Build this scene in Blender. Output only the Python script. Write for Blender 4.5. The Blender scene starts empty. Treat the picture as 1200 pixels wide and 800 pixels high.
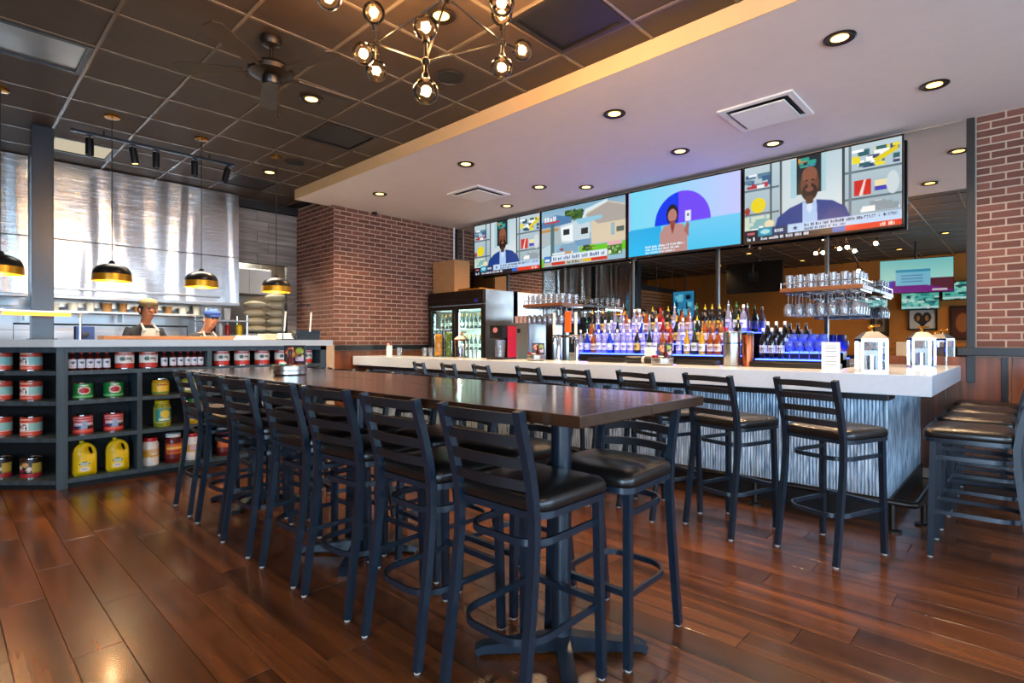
import bpy, bmesh, math, random
import numpy as np
from mathutils import Vector, Matrix, Euler
random.seed(7)
R = math.radians
sc = bpy.context.scene
col = sc.collection

# ------------------------------------------------------------------ camera, world, light, exposure
CZ = 1.30                                   # eye height
F = 639.0                                   # focal length in pixels of the 1200x800 frame
YAW = 43.43
cam_d = bpy.data.cameras.new('camera'); cam = bpy.data.objects.new('camera', cam_d); col.objects.link(cam)
cam_d.sensor_width = 36; cam_d.lens = F / 1200 * 36; cam_d.clip_start = .02; cam_d.clip_end = 100
cam.location = (0, 0, CZ); cam.rotation_euler = (R(90), 0, R(YAW)); sc.camera = cam
sc.view_settings.view_transform = 'Standard'; sc.view_settings.look = 'None'
sc.view_settings.gamma = 1; sc.view_settings.use_curve_mapping = False
sc.view_settings.exposure = 1.42
sc.cycles.use_denoising = True
sc.cycles.max_bounces = 8; sc.cycles.transparent_max_bounces = 24
sc.cycles.caustics_reflective = False; sc.cycles.caustics_refractive = False
sc.cycles.sample_clamp_indirect = 6
w = bpy.data.worlds.new('daylight'); sc.world = w; w.use_nodes = True
w.node_tree.nodes['Background'].inputs[0].default_value = (.55, .72, 1, 1)
w.node_tree.nodes['Background'].inputs[1].default_value = 1.0

def area(name, loc, rot, sx, sy, power, color, shape='RECTANGLE', spread=180):
    d = bpy.data.lights.new(name, 'AREA'); d.shape = shape; d.size = sx; d.size_y = sy; d.energy = power; d.color = color; d.spread = R(spread)
    o = bpy.data.objects.new(name, d); o.location = loc; o.rotation_euler = rot; col.objects.link(o); return o
# daylight through the street windows: side wall (+X), lengthened to give the hood a bright reflection, and the window side of the rear wall
area('daylight_side', (4.62, 1.15, 1.75), (0, R(90), 0), 2.3, 9.3, 175, (.50, .74, 1))
area('daylight_rear', (2.1, -4.62, 1.75), (R(90), 0, 0), 3.4, 2.3, 230, (.50, .74, 1))
# kitchen fluorescent troffers
area('kitchen_troffer_light', (-7.3, 2.2, 3.40), (0, 0, 0), .5, 2.2, 34, (1, .93, .80), spread=95)
area('kitchen_line_light', (-9.0, 2.0, 1.86), (0, 0, 0), .4, 1.8, 9, (1, .84, .58))
area('prep_room_light', (-9.7, 3.6, 2.9), (0, 0, 0), .6, .6, 30, (1, .93, .75))

# ------------------------------------------------------------------ pixel measuring helpers (world planes)
def _dir(px):
    t = (px - 600) / F; a = R(YAW); fx, fy = -math.sin(a), math.cos(a); rx, ry = math.cos(a), math.sin(a)
    return fx + rx * t, fy + ry * t
def at_z(px, py, z):                        # point on the horizontal plane z
    d = F * (CZ - z) / (py - 400); x, y = _dir(px); return Vector((x * d, y * d, z))
def at_y(px, py, Y):                        # point on the plane y = Y
    x, y = _dir(px); d = Y / y; return Vector((x * d, Y, CZ - (py - 400) * d / F))
def at_x(px, py, X):
    x, y = _dir(px); d = X / x; return Vector((X, y * d, CZ - (py - 400) * d / F))

# ------------------------------------------------------------------ mesh builder
def srgb(h):
    h = h.lstrip('#'); v = [int(h[i:i+2], 16) / 255 for i in (0, 2, 4)]
    return tuple(c / 12.92 if c <= .04045 else ((c + .055) / 1.055) ** 2.4 for c in v)

class MB:
    def __init__(s): s.v = []; s.f = []
    def add(s, vs, fs):
        o = len(s.v); s.v += [tuple(p) for p in vs]; s.f += [tuple(i + o for i in f) for f in fs]; return s
    def box(s, c, d, rz=0, M=None):
        hx, hy, hz = d[0] / 2, d[1] / 2, d[2] / 2
        vs = [Vector((x, y, z)) for x in (-hx, hx) for y in (-hy, hy) for z in (-hz, hz)]
        m = M if M else Matrix.Rotation(rz, 4, 'Z')
        vs = [m @ p + Vector(c) for p in vs]
        return s.add(vs, [(0, 1, 3, 2), (4, 6, 7, 5), (0, 4, 5, 1), (2, 3, 7, 6), (0, 2, 6, 4), (1, 5, 7, 3)])
    def bb(s, x0, x1, y0, y1, z0, z1): return s.box(((x0+x1)/2, (y0+y1)/2, (z0+z1)/2), (x1-x0, y1-y0, z1-z0))
    def cbox(s, c, d, b=.01, rz=0, M=None):                     # box with bevelled edges
        bm = bmesh.new(); bmesh.ops.create_cube(bm, size=1)
        for q in bm.verts: q.co = Vector((q.co.x * d[0], q.co.y * d[1], q.co.z * d[2]))
        bmesh.ops.bevel(bm, geom=bm.edges[:], offset=b, segments=2, affect='EDGES', profile=.6)
        m = M if M else Matrix.Rotation(rz, 4, 'Z'); bm.verts.index_update()
        s.add([m @ q.co + Vector(c) for q in bm.verts], [[q.index for q in f.verts] for f in bm.faces]); bm.free(); return s
    def sweep(s, path, sec, up=(0, 0, 1), closed=False):
        P = [Vector(p) for p in path]; n = len(P); k = len(sec); up = Vector(up); o = []
        for i, p in enumerate(P):
            a = P[i-1] if (i or closed) else P[i]; b = P[(i+1) % n] if (i < n-1 or closed) else P[i]
            t = (b - a).normalized(); sd = t.cross(up)
            sd = sd.normalized() if sd.length > 1e-6 else Vector((1, 0, 0)); u = sd.cross(t).normalized()
            o += [p + sd * q[0] + u * q[1] for q in sec]
        fs = []
        for i in range(n if closed else n - 1):
            j = (i + 1) % n
            for m in range(k): fs.append((i*k+m, i*k+(m+1) % k, j*k+(m+1) % k, j*k+m))
        if not closed: fs += [tuple(range(k))[::-1], tuple((n-1)*k + q for q in range(k))]
        return s.add(o, fs)
    def tube(s, path, r, n=8, up=(0, 0, 1), closed=False):
        return s.sweep(path, [(r*math.cos(2*math.pi*i/n), r*math.sin(2*math.pi*i/n)) for i in range(n)], up, closed)
    def rod(s, a, b, r, n=8):
        d = Vector(b) - Vector(a); up = (0, 0, 1) if abs(d.normalized().z) < .9 else (0, 1, 0)
        return s.tube([a, b], r, n, up)
    def lathe(s, prof, n=16, c=(0, 0, 0), M=None):
        vs = []; fs = []; k = len(prof); c = Vector(c)
        for r, z in prof:
            for i in range(n):
                p = Vector((r*math.cos(2*math.pi*i/n), r*math.sin(2*math.pi*i/n), z))
                vs.append((M @ p if M else p) + c)
        for j in range(k - 1):
            for i in range(n): fs.append((j*n+i, j*n+(i+1) % n, (j+1)*n+(i+1) % n, (j+1)*n+i))
        if prof[0][0] > 1e-4: fs.append(tuple(range(n))[::-1])
        if prof[-1][0] > 1e-4: fs.append(tuple((k-1)*n+i for i in range(n)))
        return s.add(vs, fs)
    def cyl(s, c, r, h, n=16): return s.lathe([(r, 0), (r, h)], n, c)
    def ball(s, c, r, n=14, m=8, sc_=(1, 1, 1)):
        prof = [(max(1e-5, r*math.sin(math.pi*i/m)), -r*math.cos(math.pi*i/m)) for i in range(m+1)]
        return s.lathe(prof, n, c, Matrix.Diagonal((sc_[0], sc_[1], sc_[2], 1)))
    def prism(s, poly, a0, a1, axis='z', c=(0, 0, 0)):
        def mk(p, a): return {'z': (p[0], p[1], a), 'y': (p[0], a, p[1]), 'x': (a, p[0], p[1])}[axis]
        n = len(poly); c = Vector(c)
        vs = [Vector(mk(p, a0)) + c for p in poly] + [Vector(mk(p, a1)) + c for p in poly]
        return s.add(vs, [tuple(range(n))[::-1], tuple(range(n, 2*n))] + [(i, (i+1) % n, n+(i+1) % n, n+i) for i in range(n)])
    def mesh(s, name, smooth=False, ang=40):
        me = bpy.data.meshes.new(name); me.from_pydata(s.v, [], s.f)
        bm = bmesh.new(); bm.from_mesh(me)
        bmesh.ops.remove_doubles(bm, verts=bm.verts, dist=1e-5) if len(s.v) < 4000 else None
        bmesh.ops.recalc_face_normals(bm, faces=bm.faces)
        if smooth:
            for f in bm.faces: f.smooth = True
            for e in bm.edges:
                if len(e.link_faces) == 2 and e.calc_face_angle(0) > R(ang): e.smooth = False
        bm.to_mesh(me); bm.free(); return me

ORD = ['first', 'second', 'third', 'fourth', 'fifth', 'sixth', 'seventh', 'eighth', 'ninth', 'tenth', 'eleventh', 'twelfth']
def tag(o, label=None, cat=None, group=None, kind=None):
    if label: o['label'] = label
    if cat: o['category'] = cat
    if group: o['group'] = group
    if kind: o['kind'] = kind
    return o
def link(name, me, mat=None, parent=None, loc=None, rz=0):
    o = bpy.data.objects.new(name, me); col.objects.link(o)
    if mat is not None and me is not None and not me.materials: me.materials.append(mat)
    if parent: o.parent = parent
    if loc is not None: o.location = loc
    o.rotation_euler.z = rz
    return o
def obj(name, mb, mat, parent=None, smooth=False, loc=None, rz=0, ang=40): return link(name, mb.mesh(name, smooth, ang), mat, parent, loc, rz)
def thing(name, label, cat, loc=(0, 0, 0), rz=0, group=None):
    o = bpy.data.objects.new(name, None); col.objects.link(o); o.location = loc; o.rotation_euler.z = rz; o.empty_display_size = .1
    return tag(o, label, cat, group)
def dup(root, loc=None, rz=None, label=None, group=None, scale=None):
    def cp(o, par):
        c = o.copy(); col.objects.link(c)
        if par: c.parent = par
        for ch in kids.get(o.name, []): cp(ch, c)
        return c
    kids = {}
    def walk(o):
        kids[o.name] = list(o.children)
        for ch in o.children: walk(ch)
    walk(root); r = cp(root, None)
    if loc is not None: r.location = loc
    if rz is not None: r.rotation_euler.z = rz
    if label: r['label'] = label
    if group: r['group'] = group
    if scale: r.scale = scale
    return r
class Rep:                                    # first use moves the prototype, later uses copy it
    def __init__(s, root): s.root = root; s.used = False
    def put(s, loc, rz=0, label=None, group=None, scale=None):
        if not s.used:
            s.used = True; o = s.root; o.location = loc; o.rotation_euler.z = rz
            if label: o['label'] = label
            if group: o['group'] = group
            if scale: o.scale = scale
            return o
        return dup(s.root, loc, rz, label, group, scale)
def struct(name, mb, mat, parent=None, smooth=False):
    o = obj(name, mb, mat, parent, smooth)
    if not parent: o['kind'] = 'structure'
    return o

# ------------------------------------------------------------------ materials
def newmat(name):
    m = bpy.data.materials.new(name); m.use_nodes = True; nt = m.node_tree; return m, nt, nt.nodes['Principled BSDF']
def N(nt, t, **k):
    n = nt.nodes.new(t)
    for a, b in k.items(): setattr(n, a, b)
    return n
def P(name, c, rough=.5, metal=0, var=.12, scale=8, bump=0, bscale=60, spec=.5, coat=0, stretch=(1, 1, 1), emit=0, ecol=None, aniso=0):
    m, nt, b = newmat(name); c = srgb(c) if isinstance(c, str) else c
    tc = N(nt, 'ShaderNodeTexCoord'); mp = N(nt, 'ShaderNodeMapping'); mp.inputs['Scale'].default_value = stretch
    nt.links.new(tc.outputs['Object'], mp.inputs[0])
    no = N(nt, 'ShaderNodeTexNoise'); no.inputs['Scale'].default_value = scale; no.inputs['Detail'].default_value = 3
    nt.links.new(mp.outputs[0], no.inputs[0])
    cr = N(nt, 'ShaderNodeValToRGB'); cr.color_ramp.elements[0].position = .3; cr.color_ramp.elements[1].position = .7
    cr.color_ramp.elements[0].color = (*[x*(1-var) for x in c], 1); cr.color_ramp.elements[1].color = (*[min(1, x*(1+var)) for x in c], 1)
    nt.links.new(no.outputs[0], cr.inputs[0]); nt.links.new(cr.outputs[0], b.inputs['Base Color'])
    b.inputs['Roughness'].default_value = rough; b.inputs['Metallic'].default_value = metal
    b.inputs['Specular IOR Level'].default_value = spec; b.inputs['Coat Weight'].default_value = coat; b.inputs['Coat Roughness'].default_value = .08
    b.inputs['Anisotropic'].default_value = aniso
    if bump:
        n2 = N(nt, 'ShaderNodeTexNoise'); n2.inputs['Scale'].default_value = bscale; nt.links.new(mp.outputs[0], n2.inputs[0])
        bp = N(nt, 'ShaderNodeBump'); bp.inputs['Strength'].default_value = bump; bp.inputs['Distance'].default_value = .01
        nt.links.new(n2.outputs[0], bp.inputs['Height']); nt.links.new(bp.outputs[0], b.inputs['Normal'])
    if emit:
        b.inputs['Emission Strength'].default_value = emit; e = ecol or c; b.inputs['Emission Color'].default_value = (*(srgb(e) if isinstance(e, str) else e), 1)
    return m
def thin_glass(name, tint=(1, 1, 1), refl=1.45, rough=.02, body=0, bodycol=(1, 1, 1)):
    m = bpy.data.materials.new(name); m.use_nodes = True; nt = m.node_tree; nt.nodes.clear()
    out = N(nt, 'ShaderNodeOutputMaterial'); tr = N(nt, 'ShaderNodeBsdfTransparent'); gl = N(nt, 'ShaderNodeBsdfGlossy'); fr = N(nt, 'ShaderNodeFresnel')
    no = N(nt, 'ShaderNodeTexNoise'); no.inputs['Scale'].default_value = 3
    mr = N(nt, 'ShaderNodeMapRange'); mr.inputs[3].default_value = rough; mr.inputs[4].default_value = rough + .03
    nt.links.new(no.outputs[0], mr.inputs[0]); nt.links.new(mr.outputs[0], gl.inputs['Roughness'])
    tr.inputs[0].default_value = (*tint, 1); fr.inputs[0].default_value = refl
    mx = N(nt, 'ShaderNodeMixShader'); nt.links.new(fr.outputs[0], mx.inputs[0]); nt.links.new(tr.outputs[0], mx.inputs[1]); nt.links.new(gl.outputs[0], mx.inputs[2])
    last = mx
    if body:
        df = N(nt, 'ShaderNodeBsdfDiffuse'); df.inputs[0].default_value = (*bodycol, 1)
        m2 = N(nt, 'ShaderNodeMixShader'); m2.inputs[0].default_value = body; nt.links.new(mx.outputs[0], m2.inputs[1]); nt.links.new(df.outputs[0], m2.inputs[2]); last = m2
    nt.links.new(last.outputs[0], out.inputs[0]); return m
def emitter(name, c, s):
    m = bpy.data.materials.new(name); m.use_nodes = True; nt = m.node_tree; nt.nodes.clear()
    o = N(nt, 'ShaderNodeOutputMaterial'); e = N(nt, 'ShaderNodeEmission'); e.inputs[0].default_value = (*(srgb(c) if isinstance(c, str) else c), 1); e.inputs[1].default_value = s
    nt.links.new(e.outputs[0], o.inputs[0]); return m
def wood(name, dark, light, rough=.25, axis='x', scale=1.0, coat=0, tonevar=.5, spec=.5, bump=.05):
    """grain along one axis; every plank (object or mesh island) gets its own tone"""
    m, nt, b = newmat(name); L = nt.links.new
    tc = N(nt, 'ShaderNodeTexCoord'); mp = N(nt, 'ShaderNodeMapping')
    st = {'x': (1.2, 22, 22), 'y': (22, 1.2, 22), 'z': (22, 22, 1.2)}[axis]; mp.inputs['Scale'].default_value = [q*scale for q in st]
    oi = N(nt, 'ShaderNodeObjectInfo'); ge = N(nt, 'ShaderNodeNewGeometry')
    ad = N(nt, 'ShaderNodeMath', operation='ADD'); L(oi.outputs['Random'], ad.inputs[0]); L(ge.outputs['Random Per Island'], ad.inputs[1])
    fr = N(nt, 'ShaderNodeMath', operation='FRACT'); L(ad.outputs[0], fr.inputs[0])
    off = N(nt, 'ShaderNodeMath', operation='MULTIPLY'); L(fr.outputs[0], off.inputs[0]); off.inputs[1].default_value = 40
    va = N(nt, 'ShaderNodeVectorMath', operation='ADD'); L(tc.outputs['Object'], va.inputs[0]); L(off.outputs[0], va.inputs[1]); L(va.outputs[0], mp.inputs[0])
    no = N(nt, 'ShaderNodeTexNoise'); no.inputs['Scale'].default_value = 1; no.inputs['Detail'].default_value = 6; no.inputs['Distortion'].default_value = .6; L(mp.outputs[0], no.inputs[0])
    cr = N(nt, 'ShaderNodeValToRGB'); cr.color_ramp.elements[0].position = .3; cr.color_ramp.elements[1].position = .75
    cr.color_ramp.elements[0].color = (*srgb(dark), 1); cr.color_ramp.elements[1].color = (*srgb(light), 1); L(no.outputs[0], cr.inputs[0])
    mr = N(nt, 'ShaderNodeMapRange'); mr.inputs[3].default_value = 1 - tonevar; mr.inputs[4].default_value = 1 + tonevar; L(fr.outputs[0], mr.inputs[0])
    hs = N(nt, 'ShaderNodeHueSaturation'); L(cr.outputs[0], hs.inputs['Color']); L(mr.outputs[0], hs.inputs['Value']); L(hs.outputs[0], b.inputs['Base Color'])
    b.inputs['Roughness'].default_value = rough; b.inputs['Coat Weight'].default_value = coat; b.inputs['Coat Roughness'].default_value = .12; b.inputs['Specular IOR Level'].default_value = spec
    bp = N(nt, 'ShaderNodeBump'); bp.inputs['Strength'].default_value = bump; bp.inputs['Distance'].default_value = .004; L(no.outputs[0], bp.inputs['Height']); L(bp.outputs[0], b.inputs['Normal'])
    return m
def attr_mat(name, emit=0, rough=.35, metal=0, base=1):
    m, nt, b = newmat(name); a = N(nt, 'ShaderNodeAttribute'); a.attribute_name = 'Col'
    if emit:
        nt.links.new(a.outputs['Color'], b.inputs['Emission Color']); b.inputs['Emission Strength'].default_value = emit
        b.inputs['Base Color'].default_value = (.01, .01, .01, 1); b.inputs['Roughness'].default_value = .2; b.inputs['Specular IOR Level'].default_value = .2
    else:
        nt.links.new(a.outputs['Color'], b.inputs['Base Color']); b.inputs['Roughness'].default_value = rough; b.inputs['Metallic'].default_value = metal
    return m
def steel(name, c='#b9b9b6', rough=.2, wave=.35, vert=True, wscale=2.2, brush=.03):
    """brushed sheet steel with soft dents"""
    m, nt, b = newmat(name); L = nt.links.new
    b.inputs['Metallic'].default_value = 1; b.inputs['Base Color'].default_value = (*srgb(c), 1); b.inputs['Roughness'].default_value = rough
    tc = N(nt, 'ShaderNodeTexCoord'); mp = N(nt, 'ShaderNodeMapping'); mp.inputs['Scale'].default_value = (wscale, wscale, .11*wscale) if vert else (wscale, wscale, wscale)
    L(tc.outputs['Object'], mp.inputs[0]); no = N(nt, 'ShaderNodeTexNoise'); no.inputs['Scale'].default_value = 1.3; no.inputs['Detail'].default_value = 1; no.inputs['Distortion'].default_value = .5; L(mp.outputs[0], no.inputs[0])
    m2 = N(nt, 'ShaderNodeMapping'); m2.inputs['Scale'].default_value = (2, 2, 260); L(tc.outputs['Object'], m2.inputs[0])
    n2 = N(nt, 'ShaderNodeTexNoise'); n2.inputs['Scale'].default_value = 1; L(m2.outputs[0], n2.inputs[0])
    b1 = N(nt, 'ShaderNodeBump'); b1.inputs['Strength'].default_value = wave; b1.inputs['Distance'].default_value = .12; L(no.outputs[0], b1.inputs['Height'])
    b2 = N(nt, 'ShaderNodeBump'); b2.inputs['Strength'].default_value = brush; b2.inputs['Distance'].default_value = .002; L(n2.outputs[0], b2.inputs['Height']); L(b1.outputs[0], b2.inputs['Normal'])
    L(b2.outputs[0], b.inputs['Normal']); return m

M = {}
M['floor'] = wood('plank_floor', '#301a0d', '#6a3e1f', rough=.25, axis='x', scale=.55, coat=.2, tonevar=.4, bump=.06)
M['subfloor'] = P('subfloor', '#1d0f08', .7)
M['table'] = wood('lacquered_table_wood', '#1f130d', '#3f2617', rough=.16, axis='x', coat=.7, tonevar=.12, bump=.03)
M['wains'] = wood('wainscot_wood', '#52280f', '#8a4a20', rough=.35, axis='z', scale=.7, tonevar=.12)
M['graywood'] = wood('weathered_grey_wood', '#6b625c', '#a2968c', rough=.6, axis='y', scale=.8, tonevar=.18)
M['slatwood'] = wood('slat_wood', '#7a4a22', '#b1743b', rough=.5, axis='y', tonevar=.15)
M['rackwood'] = wood('rack_wood', '#5a3118', '#8a5328', rough=.4, axis='x', tonevar=.05)
M['cardboard'] = P('cardboard', '#a97c50', .85, var=.06, bump=.05)
def brickmat():
    m, nt, b = newmat('brick_clay'); L = nt.links.new
    oi = N(nt, 'ShaderNodeObjectInfo'); ge = N(nt, 'ShaderNodeNewGeometry'); ad = N(nt, 'ShaderNodeMath', operation='ADD'); L(oi.outputs['Random'], ad.inputs[0]); L(ge.outputs['Random Per Island'], ad.inputs[1])
    fr = N(nt, 'ShaderNodeMath', operation='FRACT'); L(ad.outputs[0], fr.inputs[0])
    cr = N(nt, 'ShaderNodeValToRGB'); cr.color_ramp.elements[0].color = (*srgb('#6b4032'), 1); cr.color_ramp.elements[1].color = (*srgb('#8a5544'), 1); L(fr.outputs[0], cr.inputs[0])
    tc = N(nt, 'ShaderNodeTexCoord'); no = N(nt, 'ShaderNodeTexNoise'); no.inputs['Scale'].default_value = 55; no.inputs['Detail'].default_value = 4; L(tc.outputs['Object'], no.inputs[0])
    mx = N(nt, 'ShaderNodeMix', data_type='RGBA', blend_type='MULTIPLY'); mx.inputs[0].default_value = .45; L(cr.outputs[0], mx.inputs[6]); L(no.outputs[0], mx.inputs[7]); L(mx.outputs[2], b.inputs['Base Color'])
    bp = N(nt, 'ShaderNodeBump'); bp.inputs['Strength'].default_value = .3; bp.inputs['Distance'].default_value = .004; L(no.outputs[0], bp.inputs['Height']); L(bp.outputs[0], b.inputs['Normal']); b.inputs['Roughness'].default_value = .8
    return m
M['brick'] = brickmat()
M['mortar'] = P('mortar', '#b89f8b', .9, var=.1, bump=.1)
M['soffit'] = P('soffit_paint', '#dccfc8', .75, var=.02)
M['tile'] = P('dark_ceiling_tile', '#3f3227', .6, var=.08, bump=.06, bscale=160)
M['tee'] = P('ceiling_tee', '#716557', .22, var=.03)
M['darkpaint'] = P('dark_paint', '#1a1613', .6)
M['tanpaint'] = P('tan_paint', '#c98236', .8, var=.05)
M['black'] = P('black_powder_coat', '#14202b', .27, var=.1, bump=.04, bscale=300, spec=.6)
M['slat'] = P('dark_slat_coat', '#17171a', .4, var=.1)
M['vinyl'] = P('black_vinyl', '#15110f', .33, var=.1, bump=.03, bscale=220, coat=.15)
M['glide'] = P('pale_glide', '#b9b4ac', .5)
M['blackplastic'] = P('black_plastic', '#0d0d0e', .35)
M['rail'] = P('black_rail', '#131010', .4)
M['quartz'] = P('white_quartz', '#d3dae0', .18, var=.03, scale=30, spec=.6)
M['kcounter'] = P('grey_quartz', '#b8c4c8', .3, var=.04)
M['shelfpaint'] = wood('slate_painted_shelf', '#26343b', '#3d4f57', rough=.5, axis='z', tonevar=.05)
M['shelfback'] = P('dark_shelf_back', '#07090a', .7)
M['steel'] = steel('hood_steel', '#dcdbd8', .2, .75, True, 1.9, .45); M['steel2'] = steel('plain_steel', '#a9a9a8', .3, .08, False)
M['chrome'] = P('chrome', '#d8d8d8', .08, 1, var=.02)
M['brass'] = P('brass', '#c98a2a', .22, 1, var=.05)
M['copper'] = P('copper', '#a85a3a', .3, 1, var=.1)
M['bronze'] = P('dark_bronze', '#2a211a', .4, .6); M['gunmetal'] = P('gunmetal', '#17120e', .3, .7)
M['goldlining'] = P('gold_lining', '#c98a1e', .3, .7, var=.05)
M['white'] = P('white_plastic', '#e6e3de', .5, var=.02)
M['paper'] = P('paper', '#efece4', .8, var=.03)
M['red'] = P('red_plastic', '#b3161a', .35); M['yellow'] = P('yellow_plastic', '#d0b000', .4, var=.04); M['green'] = P('green_plastic', '#1f7a3a', .4)
M['orange'] = P('orange_plastic', '#e2611c', .4)
M['mirror'] = P('mirror_silver', '#d6d2cb', .0, 1, var=.01)
M['glass'] = thin_glass('clear_glass', (.94, .96, .97), 1.28)
M['frost'] = thin_glass('drinking_glass', (.93, .95, .97), 1.6, .03, .12, (.85, .88, .95))
M['pane'] = thin_glass('window_pane', (.98, .99, 1), 1.3)
M['bulbglass'] = thin_glass('amber_globe', (1, .92, .76), 1.35)
M['filament'] = emitter('filament', '#ff9c35', 55)
M['down'] = emitter('downlight_lens', '#ffb860', 3.2)
M['troffer'] = emitter('troffer_lens', '#fff0d0', .22)
M['blueled'] = emitter('blue_led_acrylic', (.035, .07, 1), 5)
M['warmled'] = emitter('heat_lamp', '#ffa848', 1.1)
M['label'] = attr_mat('printed_label', rough=.4); M['tvpix'] = attr_mat('screen_pixels', .4)
M['skin1'] = P('skin', '#a5694a', .5, var=.05); M['skin2'] = P('skin_light', '#c48362', .5, var=.05)
M['shirt'] = P('black_shirt', '#191a1d', .85); M['apron'] = P('grey_apron', '#aaa79f', .8); M['capblue'] = P('blue_cap_cloth', '#2f4a86', .8); M['visor'] = P('tan_cap_cloth', '#85704a', .8); M['trouser'] = P('dark_trousers', '#22242a', .9)
M['leaf'] = P('leaf_green', '#2f4a1c', .5, var=.3)
M['bag'] = P('bag_cloth', '#cfc4a4', .8, var=.12)

# corrugated zinc: blue grey steel with vertical streaks
def zinc():
    m, nt, b = newmat('corrugated_zinc'); L = nt.links.new
    tc = N(nt, 'ShaderNodeTexCoord'); mp = N(nt, 'ShaderNodeMapping'); mp.inputs['Scale'].default_value = (75, 75, 6); L(tc.outputs['Object'], mp.inputs[0])
    no = N(nt, 'ShaderNodeTexNoise'); no.inputs['Scale'].default_value = 1; no.inputs['Detail'].default_value = 5; L(mp.outputs[0], no.inputs[0])
    cr = N(nt, 'ShaderNodeValToRGB'); cr.color_ramp.elements[0].position = .3; cr.color_ramp.elements[1].position = .72
    cr.color_ramp.elements[0].color = (*srgb('#3c6485'), 1); cr.color_ramp.elements[1].color = (*srgb('#dfeef8'), 1); L(no.outputs[0], cr.inputs[0]); L(cr.outputs[0], b.inputs['Base Color'])
    mr = N(nt, 'ShaderNodeMapRange'); mr.inputs[3].default_value = .18; mr.inputs[4].default_value = .45; L(no.outputs[0], mr.inputs[0]); L(mr.outputs[0], b.inputs['Roughness'])
    b.inputs['Metallic'].default_value = .35; return m
M['zinc'] = zinc()

# ------------------------------------------------------------------ little raster painter (screens, labels)
FONT = {'A':'757 5','B':'','0':''}
_G = ("A25755 B65656 C34443 D65556 E74647 F74644 G34553 H55755 I72227 J11153 K55655 L44447 M57755 N65555 O25552 P65644 Q25563 R65655 S34216 T72222 U55557 V55552 W55775 X55255 Y55222 Z71247 "
      "025552 126227 261247 361216 455711 574616 634652 771222 825252 925316 $36726 :02020 &25253 .00002 ,00024 -00700 !22202 /11244")
FONT = {g[0]: [int(ch) for ch in g[1:]] for g in _G.split()}
class Canvas:
    def __init__(s, W, H, bg='#000000', ss=2):
        s.W, s.H, s.ss = W, H, ss; s.a = np.zeros((H*ss, W*ss, 3)); s.a[:] = srgb(bg)
        s.X, s.Y = np.meshgrid((np.arange(W*ss)+.5)/(W*ss), (np.arange(H*ss)+.5)/(H*ss))
    def c(s, c): return np.array(srgb(c) if isinstance(c, str) else c)
    def rect(s, x0, y0, x1, y1, c): s.a[(s.X >= x0) & (s.X < x1) & (s.Y >= y0) & (s.Y < y1)] = s.c(c); return s
    def ell(s, x, y, rx, ry, c, top=None):
        m = ((s.X-x)/rx)**2 + ((s.Y-y)/ry)**2 < 1
        if top is not None: m &= s.Y < top
        s.a[m] = s.c(c); return s
    def grad(s, x0, y0, x1, y1, c0, c1, vert=True):
        m = (s.X >= x0) & (s.X < x1) & (s.Y >= y0) & (s.Y < y1); t = ((s.Y-y0)/(y1-y0) if vert else (s.X-x0)/(x1-x0))[..., None]
        s.a[m] = (s.c(c0)*(1-t) + s.c(c1)*t)[m]; return s
    def poly(s, pts, c):
        m = np.zeros(s.X.shape, bool); n = len(pts)
        for i in range(n):
            (x0, y0), (x1, y1) = pts[i], pts[(i+1) % n]
            if y0 == y1: continue
            k = ((s.Y < y0) != (s.Y < y1)) & (s.X < (x1-x0)*(s.Y-y0)/(y1-y0)+x0); m ^= k
        s.a[m] = s.c(c); return s
    def text(s, x, y, t, c, h, w=None):
        w = w or h*.5; px = w/4; py = h/5
        for i, ch in enumerate(t.upper()):
            g = FONT.get(ch)
            if not g: continue
            for r in range(5):
                for b in range(3):
                    if g[r] >> (2-b) & 1: s.rect(x+i*w+b*px, y+r*py, x+i*w+(b+1)*px, y+(r+1)*py, c)
        return s
    def scrib(s, x, y, w, c, h, seed=1):          # writing too small to read: word-like strokes
        rr = random.Random(seed); e = x+w
        while x < e:
            for _ in range(rr.randint(2, 7)):
                k = h*rr.uniform(.14, .3); t = rr.choice((0, 0, .3)); s.rect(x, y+h*t, min(e, x+k), y+h, c); x += k*1.5
                if x >= e: break
            x += h*.3
        return s
    def speck(s, x0, y0, x1, y1, cols, n, sz=.04, seed=1):
        rr = random.Random(seed)
        for i in range(n):
            x = rr.uniform(x0, x1); y = rr.uniform(y0, y1); a = rr.uniform(.4, 1)*sz; b = rr.uniform(.4, 1)*sz
            xa, xb, ya, yb = max(x0, x-a), min(x1, x+a), max(y0, y-b), min(y1, y+b); s.rect(xa, ya, xb, yb, rr.choice(cols))
        return s
    def out(s): return s.a.reshape(s.H, s.ss, s.W, s.ss, 3).mean((1, 3))
def painted(name, cv, fn):
    """grid mesh coloured face by face; fn(u, v) -> point, u right, v down, both 0..1"""
    W, H = cv.W, cv.H; img = cv.out()
    vs = [fn(i/W, j/H) for j in range(H+1) for i in range(W+1)]
    fs = [(j*(W+1)+i, (j+1)*(W+1)+i, (j+1)*(W+1)+i+1, j*(W+1)+i+1) for j in range(H) for i in range(W)]
    me = bpy.data.meshes.new(name); me.from_pydata(vs, [], fs)
    at = me.color_attributes.new('Col', 'FLOAT_COLOR', 'CORNER'); c = np.ones((H*W, 4, 4), np.float32); c[:, :, :3] = img.reshape(-1, 1, 3)
    at.data.foreach_set('color', c.ravel()); me.update(); return me

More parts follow.
